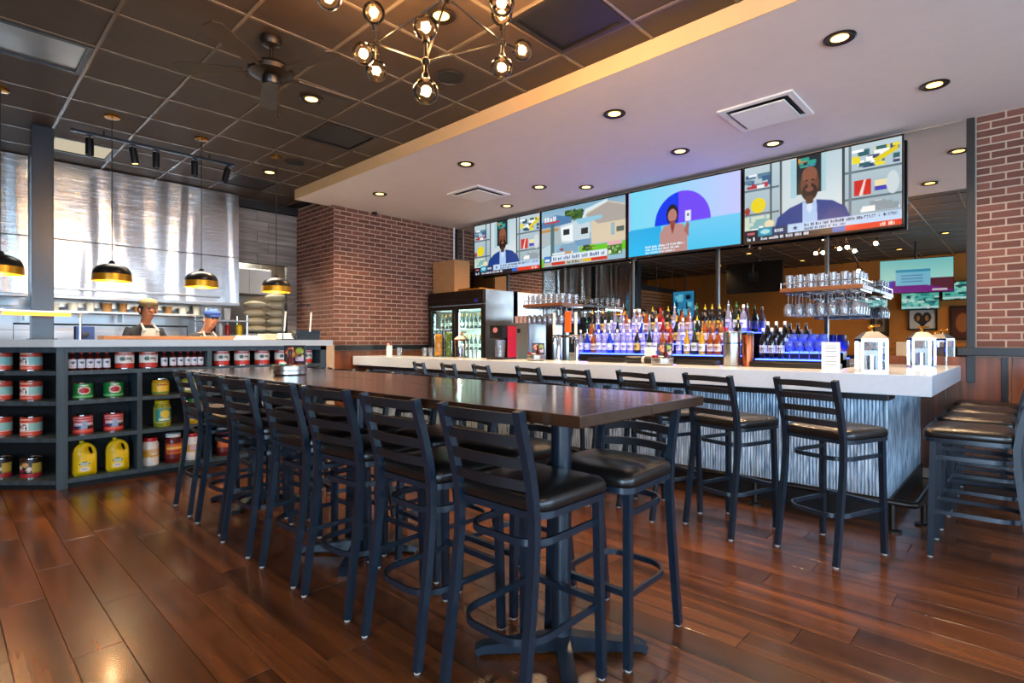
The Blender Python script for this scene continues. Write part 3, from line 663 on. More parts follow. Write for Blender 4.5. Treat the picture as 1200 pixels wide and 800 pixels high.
# --- yellow jugs with a hand hole
def holed(outer, inner, a0, a1, name, mat, parent, bev=.018):
    bm = bmesh.new(); es = []
    for loop in (outer, inner):
        vs = [bm.verts.new((x, a0, z)) for x, z in loop]
        es += [bm.edges.new((vs[i], vs[(i+1) % len(vs)])) for i in range(len(vs))]
    bmesh.ops.triangle_fill(bm, use_beauty=True, edges=es)
    r = bmesh.ops.extrude_face_region(bm, geom=bm.faces[:]); bmesh.ops.translate(bm, vec=(0, a1-a0, 0), verts=[q for q in r['geom'] if isinstance(q, bmesh.types.BMVert)])
    bmesh.ops.recalc_face_normals(bm, faces=bm.faces)
    ed = [e for e in bm.edges if len(e.link_faces) == 2 and e.calc_face_angle(0) > 1.2]
    bmesh.ops.bevel(bm, geom=ed, offset=bev, segments=3, affect='EDGES', clamp_overlap=True)
    for f in bm.faces: f.smooth = True
    me = bpy.data.meshes.new(name); bm.to_mesh(me); bm.free(); return link(name, me, mat, parent)
jug = thing('mustard_jug', 'x', 'jug')
out = [(-.095, .0), (.095, .0)] + [(.1, .03), (.1, .2)] + [(.1*math.cos(a)*1.0, .2+.11*math.sin(a)) for a in [i*math.pi/12 for i in range(1, 12)]] + [(-.1, .2), (-.1, .03)]
inn = [(.05+.017*math.cos(a)-.016*math.sin(a), .232+.042*math.sin(a)) for a in [i*math.pi/5 for i in range(10)]]
holed(out, inn, -.065, .065, 'jug_body', M['yellow'], jug, .007)
obj('cap', MB().cyl((-.02, 0, .305), .022, .022), M['yellow'], jug, True)
cvj = Canvas(26, 16, '#e3c400').rect(.2, .05, .8, .42, '#a8c0b8').rect(.08, .18, .2, .3, '#3a4030').rect(.3, .02, .7, .14, '#4c7a3c').rect(.8, .18, .9, .3, '#3a4030').ell(.5, .75, .4, .22, '#d6d2c8').rect(.3, .7, .7, .76, '#6a6a88')
link('label', painted('label', cvj, lambda u, v: (-.062+.115*u, -.0657, .135-.1*v)), M['label'], jug)
jr = Rep(jug)
for px, s in ((98.5, 'nearer the corner post'), (137, 'nearer the middle upright')): jr.put(spot(px, Z4, .12), R(90), 'yellow gallon jug with hand hole on bottom shelf, '+s, 'yellow jugs', (.86, .86, .95))
# --- jars
def jar(name, label, r, h, mat, lidmat, cv, l0, l1, loc):
    t = thing(name, label, 'jar', loc, R(90))
    obj('jar_body', MB().lathe([(.0001, 0), (r*.94, 0), (r, .012), (r, h*.78), (r*.82, h*.88), (r*.8, h*.9)], 22), mat, t, True)
    obj('lid', MB().lathe([(r*.84, h*.87), (r*.86, h*.885), (r*.86, h-.004), (r*.82, h), (.0001, h)], 22), lidmat, t, True)
    link('label', cyl_label(cv, r+.0006, h*l0, h*l1), M['label'], t)
M['pepper'] = P('pepper_yellow', '#b08c1c', .2, var=.35, scale=40); M['pickle'] = P('pickle_green', '#8a8f2a', .2, var=.4, scale=45); M['mayo'] = P('cream_jar', '#ddd6cc', .35); M['sauce'] = P('red_sauce', '#5b1414', .2, var=.2)
jar('pickle_jar', 'squat jar of yellow peppers with steel lid on second shelf', .075, .165, M['pepper'], M['chrome'], Canvas(30, 8, '#c9a21c').ell(.5, .5, .1, .45, '#e0bb40').rect(.4, .1, .6, .25, '#8c3a20').rect(0, .88, 1, 1, '#3f8a45'), .1, .7, spot(188, Z2))
jar('pickle_jar', 'tall jar of green pickles with teal label on third shelf', .075, .26, M['pickle'], M['yellow'], Canvas(30, 12, '#a8a03a').rect(.34, .05, .66, .9, '#2a8a80').ell(.52, .4, .09, .28, '#d8c040').rect(.4, .72, .62, .82, '#d8e0c0'), .15, .72, spot(190, Z3))
jar('mayonnaise_jar', 'white jar with red lid and gold label on bottom shelf', .072, .27, M['mayo'], M['red'], Canvas(30, 12, '#ddd6cc').rect(.3, .2, .66, .72, '#c9952a').rect(.48, .3, .6, .6, '#e0d6c0').rect(.5, .36, .58, .42, '#444444'), .15, .7, spot(176, Z4))
jar('sauce_jar', 'dark red sauce jar with white lid on bottom shelf', .078, .29, M['sauce'], M['white'], Canvas(30, 12, '#5b1414').rect(.32, .1, .68, .7, '#c8622a').rect(.34, .3, .66, .4, '#e8c060').rect(.36, .52, .6, .6, '#7a2030'), .15, .7, spot(203, Z4))
jar('mayonnaise_jar', 'white jar with red lid behind the end stool legs on bottom shelf', .072, .27, M['mayo'], M['red'], Canvas(30, 12, '#ddd6cc').rect(.3, .2, .66, .72, '#c9952a').rect(.4, .3, .6, .6, '#c0a8c0'), .15, .7, spot(226, Z4))
jar('sauce_jar', 'dark red sauce jar with white lid in the bay next to the stool row', .078, .29, M['sauce'], M['white'], Canvas(30, 12, '#5b1414').rect(.32, .1, .68, .7, '#c8622a'), .15, .7, spot(262, Z4))
jar('pickle_jar', 'tall jar of yellow peppers in the bay behind the end stool', .075, .26, M['pepper'], M['green'], Canvas(30, 12, '#c9a21c').rect(.34, .05, .66, .9, '#3a7a50').ell(.5, .4, .09, .28, '#e8e0c0'), .15, .72, spot(228, Z3))
jar('pickle_jar', 'squat jar of green pickles behind the end stool on second shelf', .075, .165, M['pickle'], M['chrome'], Canvas(30, 8, '#8a8f2a').rect(.36, .1, .64, .9, '#dcd8c0'), .1, .7, spot(222, Z2))

# --- hoods
def hood(label, y0, y1):
    t = thing('range_hood', label, 'range hood', (-8.47, (y0+y1)/2, 1.87)); L = y1-y0; h = L/2
    obj('front_panel', MB().cbox((-.012, 0, .32), (.024, L, .676), .004), M['steel'], t)
    obj('front_panel', MB().cbox((-.012, 0, 1.13), (.024, L, .93), .004), M['steel'], t)
    obj('side_panel', MB().cbox((-.57, h-.012, .79), (1.09, .024, 1.6), .003), M['steel'], t); obj('side_panel', MB().cbox((-.57, -h+.012, .79), (1.09, .024, 1.6), .003), M['steel'], t)
    obj('drip_lip', MB().cbox((.02, -.12, .07), (.04, L-.3, .03), .006), M['steel2'], t); obj('bottom_rim', MB().cbox((-.02, 0, -.03), (.09, L, .045), .008), M['steel2'], t)
    obj('filter_bank', MB().bb(-1.1, -.06, -h+.03, h-.03, .1, .13), M['blackplastic'], t); obj('hood_back', MB().bb(-1.14, -1.1, -h, h, -.1, 1.6), M['steel2'], t)
hood('tall brushed stainless range hood behind the pendants', .94, 3.08); hood('brushed stainless range hood beyond the charcoal column', -1.45, .74)
# --- cook line, shelf with tubs, storage rack
t = thing('cook_line', 'stainless cook line cabinets under the range hood', 'stove', (-9.35, 1.6, 0))
obj('cabinet_body', MB().cbox((0, 0, .46), (.85, 2.1, .92), .01), M['steel2'], t); obj('cooking_top', MB().bb(-.42, .42, -1.05, 1.05, .92, .95), M['blackplastic'], t)
obj('splash_panel', MB().cbox((-.405, 0, 1.2), (.03, 2.1, .5), .004), M['steel2'], t)
for i in range(4): obj('oven_door', MB().cbox((.43, -.78+.52*i, .5), (.02, .48, .6), .006), M['steel2'], t)
obj('grab_rail', MB().tube([(.34, -.95, .95), (.34, -.95, 1.52), (.34, .95, 1.52), (.34, .95, .95)], .012, 8, (0, .3, 1)), M['black'], t)
t = thing('wall_shelf', 'long steel shelf of tubs along kitchen rear wall', 'shelf', (-9.55, 1.85, 1.70)); obj('shelf_plate', MB().cbox((0, 0, 0), (.4, 2.4, .03), .004), M['steel2'], t)
for s in (-1, 0, 1): obj('bracket', MB().bb(-.2, .1, s*1.05-.01, s*1.05+.01, -.12, -.015), M['steel2'], t)
rr = random.Random(4)
for i in range(11):
    c = rr.choice(['white', 'bag', 'cardboard', 'paper', 'red']); r = rr.uniform(.045, .065); h = rr.uniform(.08, .13)
    u = thing('seasoning_tub', 'small kitchen tub on the steel shelf under the hood, %s from the column end' % ORD[i], 'tub', (-9.45, .9+.19*i, 1.7155), 0, 'tubs on the kitchen wall shelf')
    obj('tub_body', MB().lathe([(.0001, 0), (r*.9, 0), (r, h*.85), (r*1.06, h*.86), (r*1.06, h)], 12), M[c], u, True); obj('tub_lid', MB().lathe([(r*1.08, h), (r*1.08, h+.01), (.0001, h+.012)], 12), M['white'], u, True)
t = thing('storage_rack', 'steel post rack with two shelves between hood and prep opening', 'rack', (-8.95, 3.0, 0))
for dx in (-.2, .2):
    for dy in (-.3, .3): obj('post', MB().rod((dx, dy, 0), (dx, dy, 1.7), .013), M['chrome'], t)
for z in (.2, .9, 1.38, 1.61): obj('shelf_plate', MB().cbox((0, 0, z), (.44, .64, .025), .004), M['steel2'], t)
for i in range(3):
    u = thing('cup_stack', 'stack of white paper cups on storage rack, %s from the hood' % ORD[i], 'cups', (-8.82, 2.78+.13*i, 1.623), 0, 'cup stacks on the rack')
    for k in range(4): obj('cup', MB().lathe([(.0001, 0), (.035, 0), (.045, .09), (.047, .092)], 12), M['paper'], u, True, (0, 0, k*.028))
for i, mm in enumerate(('white', 'saucebrown', 'white', 'red')):
    u = thing('squeeze_bottle', ['white', 'brown', 'plain white', 'red'][i]+' squeeze bottle on middle shelf of storage rack', 'bottle', (-8.82, 2.74+.1*i, 1.3935)); obj('bottle_body', MB().lathe([(.0001, 0), (.032, 0), (.034, .14), (.02, .16)], 12), M[mm], u, True); obj('nozzle', MB().lathe([(.018, .158), (.006, .2), (.0001, .2)], 8), M['white'], u, True)
u = thing('squeeze_bottle', 'bright yellow squeeze bottle at the end of the storage rack', 'bottle', (-8.8, 3.2, 1.3935)); obj('bottle_body', MB().lathe([(.0001, 0), (.042, 0), (.046, .14), (.02, .17)], 14), M['yellow'], u, True); obj('nozzle', MB().lathe([(.02, .17), (.01, .2), (.0001, .2)], 8), M['yellow'], u, True)
# prep room: cabinet, table with bags
t = thing('wall_cabinet', 'white metal cabinet hanging inside the prep opening', 'cabinet', (-9.6, 3.55, 2.1)); obj('cabinet_body', MB().cbox((0, 0, .2), (.5, .75, .42), .008), M['white'], t); obj('door', MB().cbox((.26, -.18, .2), (.02, .35, .38), .004), M['white'], t); obj('door', MB().cbox((.26, .18, .2), (.02, .35, .38), .004), M['white'], t)
obj('hanger_rod', MB().rod((0, -.3, .4), (0, -.3, 1.37), .01).rod((0, .3, .4), (0, .3, 1.37), .01), M['steel2'], t)
t = thing('prep_table', 'stainless prep table with raised shelf behind the counter end', 'table', (-9.12, 3.74, 0)); obj('table_top', MB().cbox((0, 0, 1.41), (.5, .78, .03), .004), M['steel2'], t)
for dx in (-.2, .2):
    for dy in (-.35, .35): obj('leg', MB().rod((dx, dy, 0), (dx, dy, 1.4), .02), M['chrome'], t)
bag = MB().ball((0, 0, 0), 1, 16, 10).mesh('bag', True)
bag.materials.append(M['bag'])
for cidx in range(2):
    for k in range(5 if cidx else 4):
        u = thing('flour_bag', 'pale stuffed cloth bag, %s from the bottom of the %s stack on prep table' % (ORD[k], 'taller' if cidx else 'shorter'), 'bag', (-9.1+rr.uniform(-.02, .02), 3.56+.335*cidx, 1.43+.067+k*.132), 0, 'bags stacked on the prep table')
        o = link('sack', bag, None, u); o.scale = (.17, .165+rr.uniform(-.01, .015), .066); obj('tie', MB().lathe([(.012, 0), (.03, .05), (.0001, .055)], 8, (0, 0, 0), Matrix.Rotation(R(-90), 4, 'X')), M['bag'], u, True, (.12, .13, 0))
# --- on the counter
t = thing('grey_bin', 'small dark grey bin at the counter end by the brick pier', 'bin', (-6.5, 3.14, 1.318), R(90)); obj('bin_body', MB().prism([(-.14, 0), (.14, 0), (.155, .115), (-.155, .115)], -.09, .09, 'y'), M['black'], t); obj('rim', MB().cbox((0, 0, .115), (.325, .2, .014), .005), M['black'], t)
t = thing('wire_stand', 'black wire stand with pale handles on the kitchen counter end', 'stand', (-6.27, 2.92, 1.318), R(90)); obj('frame', MB().tube([(-.16, 0, 0), (-.16, 0, .44), (.16, 0, .42), (.16, 0, .34)], .008, 8, (0, 1, 0)), M['black'], t); obj('foot', MB().bb(-.2, .05, -.08, .08, 0, .012), M['black'], t)
for x in (-.15, .16): obj('handle', MB().rod((x, -.02, .1), (x+.02, -.02, .33), .01), M['white'], t)
for i, (px, w_, h_, mm) in enumerate(((290, .24, .05, 'paper'), (314, .18, .07, 'bag'), (333, .13, .08, 'paper'))):
    q = at_x(px, 0, -6.56); t = thing('folded_cloth', ['flat white folded cloth by the prep opening', 'cream folded towel beside the wire stand', 'white folded towel next to the grey bin'][i], 'towel', (-6.56, q.y, 1.318), R(90))
    for k in range(3): obj('fold', MB().cbox((rr.uniform(-.01, .01), 0, h_*(k+.5)/3), (w_-.02*k, .2, h_/3*.98), .008), M[mm], t)
for i in range(6):
    t = thing('sheet_pan', 'dark sheet pan, %s from the bottom of the stack by the charcoal column' % ORD[i], 'pan', (-7.0, .02, 1.318+.045*i), CA, 'sheet pans stacked on the counter'); obj('pan_tray', MB().prism([(-.2, .025), (-.17, 0), (.17, 0), (.2, .025), (.205, .025), (.205, .03), (.196, .03), (.166, .006), (-.166, .006), (-.196, .03), (-.205, .03), (-.205, .025)], -.14, .14, 'y'), M['blackplastic'], t); obj('rolled_edge', MB().rod((-.205, -.14, .028), (-.205, .14, .028), .006), M['bronze'], t)
t = thing('heat_shelf', 'amber lit warming shelf beside the charcoal column', 'warming shelf', (-6.97, .62, 1.318))
obj('shelf_plate', MB().cbox((0, 0, .27), (.26, .86, .02), .004), M['steel2'], t); obj('lamp_strip', MB().cbox((.06, .05, .245), (.08, .5, .03), .006), M['warmled'], t)
for s in (-.4, .4): obj('post', MB().rod((-.1, s, 0), (-.1, s, .27), .012), M['chrome'], t)
t = thing('control_box', 'small blue control box behind the charcoal column', 'box', (-7.6, 1.13, 1.318)); obj('housing', MB().cbox((0, 0, .07), (.12, .17, .16), .01), M['capblue'], t); obj('dial', MB().lathe([(.03, 0), (.03, .02), (.0001, .022)], 12, (.06, 0, .06), Matrix.Rotation(R(90), 4, 'Y')), M['blackplastic'], t); obj('support', MB().bb(-.05, .05, -.07, .07, -1.318, -.005), M['steel2'], t)

# --- cooks
M['lip'] = P('lip', '#7a4034', .5)
def person(label, loc, rz, H, lean, skin, cap_style, head_down=0):
    t = thing('person', label, 'person', loc, rz)
    s = H/1.75; bm = bmesh.new(); sk = bm.verts.layers.skin.verify()
    def V(x, y, z, rx, ry=None):
        k = max(0, z-.95); y = y+lean*k; z = z-abs(lean)*k*.12
        v = bm.verts.new((x*s, y*s, z*s)); v[sk].radius = (rx*s, (ry or rx)*s); return v
    def chain(*vs):
        for a, b in zip(vs, vs[1:]): bm.edges.new((a, b))
    pel = V(0, 0, .95, .155, .115); wa = V(0, .005, 1.12, .14, .1); chs = V(0, .01, 1.32, .165, .115); nk0 = V(0, 0, 1.46, .075, .065); nk = V(0, .01, 1.515, .046, .046)
    hd = V(0, .035+head_down*.06, 1.59, .066, .078); hm = V(0, .03+head_down*.09, 1.665, .086, .104); ht = V(0, .015+head_down*.1, 1.725, .06, .075)
    chain(pel, wa, chs, nk0, nk, hd, hm, ht)
    ns = V(0, .125+head_down*.09, 1.635, .014); ns0 = V(0, .09+head_down*.09, 1.64, .02); chain(hm, ns0, ns)
    root = pel
    for q in (-1, 1):
        sh = V(q*.17, 0, 1.41, .06); el = V(q*.25, .06, 1.15, .042); wr_ = V(q*.2, .3, 1.13, .03); pa = V(q*.19, .37, 1.12, .034, .02)
        chain(chs, sh, el, wr_, pa)
        for k in range(4): f0 = V(q*.19+(k-1.5)*.018, .41, 1.12, .009); f1 = V(q*.19+(k-1.5)*.02, .445+.01*(k in (1, 2)), 1.105, .008); chain(pa, f0, f1)
        th = V(q*.15, .385, 1.115, .01); th2 = V(q*.135, .42, 1.105, .009); chain(pa, th, th2)
        hp = V(q*.095, 0, .86, .085); kn = V(q*.1, .02, .49, .06); an = V(q*.1, -.01, .09, .042); to = V(q*.11, .14, .035, .035); chain(pel, hp, kn, an, to)
    root[sk].use_root = True
    me = bpy.data.meshes.new('body'); bm.to_mesh(me); bm.free(); o = bpy.data.objects.new('body', me); col.objects.link(o)
    o.modifiers.new('skin', 'SKIN'); su = o.modifiers.new('sub', 'SUBSURF'); su.levels = su.render_levels = 2
    dg = bpy.context.evaluated_depsgraph_get(); m2 = bpy.data.meshes.new_from_object(o.evaluated_get(dg)); bpy.data.objects.remove(o); m2.name = 'body'
    for m in (M[skin], M['shirt'], M['trouser']): m2.materials.append(m)
    for f in m2.polygons:
        z = f.center.z/s+abs(lean)*max(0, f.center.z/s-.95)*.12; f.use_smooth = True; f.material_index = 0 if (z > 1.475 or (f.center.y/s-lean*max(0, z-.95) > .13 and abs(f.center.x) > .1*s and z > 1.0)) else (1 if z > .95 else 2)
    link('body', m2, None, t)
    def hp_(x, y, z): k = max(0, z-.95); return Vector((x*s, (y+head_down*.09+lean*k)*s, (z-abs(lean)*k*.12)*s))
    c = hp_(0, .02, 1.735)
    if cap_style == 'cap':
        obj('cap', MB().ball(c, .098*s, 16, 10, (1, 1.12, .68)), M['capblue'], t, True); obj('cap_brim', MB().ball(c+Vector((0, .1*s, -.035*s)), .075*s, 14, 6, (1, 1, .12)), M['capblue'], t, True)
    else:
        obj('cap', MB().ball(c, .094*s, 16, 10, (1.02, 1.15, .62)), M['visor'], t, True); obj('hair', MB().ball(hp_(0, -.03, 1.66), .084*s, 14, 8, (1, 1, 1)), M['shirt'], t, True)
    for q in (-1, 1):
        obj('eye', MB().ball(hp_(q*.034, .12, 1.668), .012*s, 8, 6), M['blackplastic'], t, True); obj('ear', MB().ball(hp_(q*.087, .02, 1.64), .024*s, 8, 6, (.4, .8, 1.2)), M[skin], t, True)
    obj('mouth', MB().ball(hp_(0, .118, 1.59), .02*s, 8, 5, (1, .4, .3)), M['lip'], t, True)
    ap = MB()
    ap.prism([(-.13*s, 0), (.13*s, 0), (.085*s, .3*s), (-.085*s, .3*s)], -.006, .006, 'y', hp_(0, .145, 1.13))
    for q in (-1, 1): ap.rod(hp_(q*.075, .14, 1.4), hp_(q*.06, .02, 1.49), .014)
    obj('apron_bib', ap, M['apron'], t)
person('cook with tan cap and grey apron behind the kitchen counter', (-7.85, 1.73, 0), R(-78), 1.79, .12, 'skin1', 'visor', .3)
person('cook in blue cap leaning forward behind the kitchen counter', (-7.82, 2.32, 0), R(-80), 1.70, .42, 'skin2', 'cap', .5)

# ================================================================== LONG TABLE
TX0, TX1, TY0, TY1, TZ = -5.0, -1.0, 1.36, 2.24, 1.07
t = thing('long_table', 'long bar-height table with dark lacquered wood top on black pedestals', 'table', ((TX0+TX1)/2, (TY0+TY1)/2, 0))
nb = 2; bw = (TY1-TY0)/nb
for i in range(nb): obj('top_board', MB().cbox((0, TY0-(TY0+TY1)/2+(i+.5)*bw, TZ-.02), (TX1-TX0, bw-.0006, .04), .004), M['table'], t)
obj('edge_apron', MB().bb(-1.8, 1.8, -.25, -.21, TZ-.075, TZ-.041).bb(-1.8, 1.8, .21, .25, TZ-.075, TZ-.041), M['black'], t)
for px in (-1.42, -3.0, -4.58):
    x = px-(TX0+TX1)/2
    pd = obj('pedestal_pole', MB().cyl((x, 0, .05), .042, TZ-.14, 20), M['black'], t, True)
    obj('mount_plate', MB().cbox((x, 0, TZ-.05), (.3, .3, .018), .003), M['black'], pd)
    b = MB()
    for k in range(4):
        m = Matrix.Translation((x, 0, 0)) @ Matrix.Rotation(R(45+90*k), 4, 'Z'); q = MB().prism([(.03, .02), (.33, .012), (.35, 0), (.36, .03), (.33, .045), (.1, .075), (.03, .085)], -.03, .03, 'y'); b.add([m @ Vector(v) for v in q.v], q.f)
    obj('pedestal_base', b, M['black'], pd)

# ================================================================== BAR STOOLS
st = thing('bar_stool', 'x', 'bar stool')
SQ = [(-.0155, -.0155), (.0155, -.0155), (.0155, .0155), (-.0155, .0155)]
for s in (-1, 1):
    l = obj('front_leg', MB().sweep([(s*.197, .2, .008), (s*.188, .185, .72)], SQ, (0, 1, 0)), M['black'], st); obj('glide', MB().cyl((s*.197, .2, 0), .013, .012, 10), M['glide'], l)
    path = [(s*.192, -.262, .008), (s*.19, -.235, .2), (s*.188, -.205, .42), (s*.186, -.188, .58), (s*.186, -.186, .7), (s*.186, -.198, .8), (s*.187, -.222, .9), (s*.189, -.252, 1.0), (s*.19, -.272, 1.075)]
    l = obj('rear_leg', MB().sweep(path, SQ, (1, 0, 0)), M['black'], st, True, ang=30); obj('glide', MB().cyl((s*.192, -.262, 0), .013, .012, 10), M['glide'], l)
def ybk(z): return -.198-(z-.8)*.27
for z in (1.045, .968, .891, .814):
    y = ybk(z); n = 9
    pth = [(-.18+.36*i/(n-1), y-.035*math.sin(math.pi*i/(n-1)), z+.006*math.sin(math.pi*i/(n-1))) for i in range(n)]
    obj('back_slat', MB().sweep(pth, [(-.006, -.018), (.006, -.018), (.006, .018), (-.006, .018)]), M['slat'], st, True, ang=30)
def seat_outline(k=1.0):
    o = []
    for (cx, cy, r, a0) in ((.165, .17, .055, 0), (-.165, .17, .055, 90), (-.145, -.12, .07, 180), (.145, -.12, .07, 270)):
        for i in range(6): a = R(a0+18*i); o.append(((cx+r*math.cos(a))*k, (cy+r*math.sin(a)+(.012 if a0 < 180 else 0)*math.cos(cx))*k))
    return o
b = MB(); rings = [(.97, .722), (1.0, .73), (1.005, .75), (.985, .765), (.93, .776), (.75, .786), (.4, .79)]
n = 24
for k, z in rings: b.v += [(x, y, z) for x, y in seat_outline(k)]
for j in range(len(rings)-1): b.f += [(j*n+i, j*n+(i+1) % n, (j+1)*n+(i+1) % n, (j+1)*n+i) for i in range(n)]
b.f += [tuple(range(n))[::-1], tuple((len(rings)-1)*n+i for i in range(n))]
se = obj('seat', b, M['vinyl'], st, True, ang=60)
obj('seat_frame', MB().sweep([(x, y, .712) for x, y in seat_outline(.95)], [(-.012, -.012), (.012, -.012), (.012, .012), (-.012, .012)], closed=True), M['black'], st, True, ang=50)
def uring(z, ry, rc=.1, hw=.178):
    p = [(hw, .185, z)]
    p += [(hw-rc+rc*math.cos(R(a)), ry+rc-rc*math.sin(R(a)), z) for a in range(0, 91, 15)]
    return p+[(-x, y, z) for x, y, z in p[::-1]]
FB = [(-.006, -.0125), (.006, -.0125), (.006, .0125), (-.006, .0125)]
obj('upper_ring', MB().sweep(uring(.605, -.175), FB), M['black'], st, True, ang=30)
obj('foot_ring', MB().sweep(uring(.275, -.222, .12), FB), M['black'], st, True, ang=30)
obj('front_bar', MB().sweep([(-.19, .195, .3), (.19, .195, .3)], [(-.012, -.0125), (.012, -.0125), (.012, .0125), (-.012, .0125)]), M['black'], st)
stool = Rep(st)
ordn = ['first', 'second', 'third', 'fourth', 'fifth', 'sixth', 'seventh', 'eighth']
XS = [-1.39, -1.93, -2.51, -3.02, -3.61, -4.15, -4.72]
for i, x in enumerate(XS):
    stool.put((x, 1.558+random.uniform(-.012, .012), 0), R(random.uniform(-4, 4)), 'black ladder-back stool on the open-floor side of long table, %s from the can shelves' % ordn[6-i], 'stools on the open-floor side of the table')
for i, x in enumerate([-1.35, -1.95, -2.5, -3.05, -3.6, -4.16, -4.7]):
    stool.put((x, 2.075+random.uniform(-.01, .01), 0), R(180+random.uniform(-5, 5)), 'black ladder-back stool tucked under long table from the bar side, %s from the can shelves' % ordn[6-i], 'stools on the bar side of the table')
for i, (x, y, a) in enumerate(((-.89, 3.86, -20), (-1.52, 3.88, -17), (-2.06, 3.86, -20), (-2.62, 3.87, -21), (-3.14, 3.86, -19), (-3.74, 3.86, -22), (-4.23, 3.86, -21), (-4.72, 3.86, -22))):
    stool.put((x, y, 0), R(a), 'black ladder-back stool facing the long bar front, %s from the outer bar corner' % ordn[i], 'stools along the bar front')
for i, (y, a) in enumerate(((4.34, 91), (4.98, 89), (5.56, 90), (6.12, 90))):
    stool.put((-.235, y, 0), R(a), 'black ladder-back stool at the short side of bar, %s from the brick wall' % ordn[3-i], 'stools at the short side of the bar')

# ================================================================== BAR
BX0, BX1, BY0, BZ0, BZ1 = XL+.05, -.446, 4.37, .944, 1.08
PX1, PY0 = -.735, 4.70
t = thing('bar_counter', 'long bar counter base clad in blue-grey corrugated metal', 'bar counter', ((BX0+PX1)/2, 4.85, 0)); ox, oy = (BX0+PX1)/2, 4.85
obj('core', MB().bb(BX0-ox, PX1-.03-ox, PY0+.03-oy, 4.95-oy, 0, BZ0).bb(-1.0-ox, PX1-.03-ox, 4.95-oy, YW-.03-oy, 0, BZ0), M['darkpaint'], t)
def corrugated(L, z0, z1, pitch=.023, amp=.0035):
    b = MB(); n = int(L/pitch*6); nz = 1
    pts = [(L*i/n, amp*math.sin(2*math.pi*L*i/n/pitch)+amp*.35*math.sin(2*math.pi*L*i/n/pitch*.37+1)) for i in range(n+1)]
    b.v = [(x, y, z0) for x, y in pts]+[(x, y, z1) for x, y in pts]; b.f = [(i, i+1, n+2+i, n+1+i) for i in range(n)]; return b
nS = 8; sl = (PX1-BX0)/nS
for i in range(nS): obj('corrugated_sheet', corrugated(sl-.002, .14, BZ0-.045), M['zinc'], t, True, (BX0+i*sl-ox, PY0+.012-oy, 0), ang=80)
for i in range(2): obj('corrugated_sheet', corrugated((YW-.03-PY0)/2-.002, .14, BZ0-.001), M['zinc'], t, True, (PX1-.012-ox, PY0+i*(YW-.03-PY0)/2-oy, 0), R(90), ang=80)
obj('corner_bead', MB().cbox((PX1-.008-ox, PY0+.008-oy, .54), (.02, .02, .8), .004), M['zinc'], t)
obj('under_apron', MB().cbox(((BX0-.69)/2-ox, 4.585-oy, BZ0-.0255), (-.69-BX0, .25, .049), .004), M['rail'], t)
obj('kick_plate', MB().bb(BX0-ox, PX1-.002-ox, PY0-.004-oy, PY0+.03-oy, 0, .145).bb(PX1-.03-ox, PX1+.006-ox, PY0-oy, YW-.03-oy, 0, .145), M['rail'], t)
tt = thing('bar_worktop', 'thick white stone bar top turning the corner to the mirror wall', 'bar top', ((BX0+BX1)/2, 4.7, BZ0)); ox2, oy2 = (BX0+BX1)/2, 4.7
L_ = [(BX0-ox2, BY0-oy2), (BX1-ox2, BY0-oy2), (BX1-ox2, YW-.06-oy2), (BX1-.66-ox2, YW-.06-oy2), (BX1-.66-ox2, 5.02-oy2), (BX0-ox2, 5.02-oy2)]
bm = bmesh.new(); f = bm.faces.new([bm.verts.new((x, y, 0)) for x, y in L_]); r_ = bmesh.ops.extrude_face_region(bm, geom=[f]); bmesh.ops.translate(bm, vec=(0, 0, BZ1-BZ0), verts=[q for q in r_['geom'] if isinstance(q, bmesh.types.BMVert)])
bmesh.ops.recalc_face_normals(bm, faces=bm.faces); bmesh.ops.bevel(bm, geom=bm.edges[:], offset=.004, segments=2, affect='EDGES'); me = bpy.data.meshes.new('stone_slab'); bm.to_mesh(me); bm.free(); link('stone_slab', me, M['quartz'], tt)
# foot rail
t = thing('foot_rail', 'dark foot rail on round flanged posts along the bar base', 'foot rail', (PX1+.2, PY0-.2, 0))
fx, fy = PX1+.2, PY0-.2
obj('rail_tube', MB().tube([(BX0-fx+.05, 0, .2), (-.05, 0, .2), (-.015, .015, .2), (0, .05, .2), (0, YW-.1-fy, .2)], .022, 10), M['bronze'], t, True)
for x in (-.14, -1.05, -1.95, -2.85, -3.75, -4.65, -5.55): obj('rail_post', MB().lathe([(.055, 0), (.055, .012), (.02, .02), (.018, .19), (.0001, .2)], 16, (x, 0, 0)), M['bronze'], t, True)
for y in (.3, 1.1, 1.75): obj('rail_post', MB().lathe([(.055, 0), (.055, .012), (.02, .02), (.018, .19), (.0001, .2)], 16, (0, y, 0)), M['bronze'], t, True)

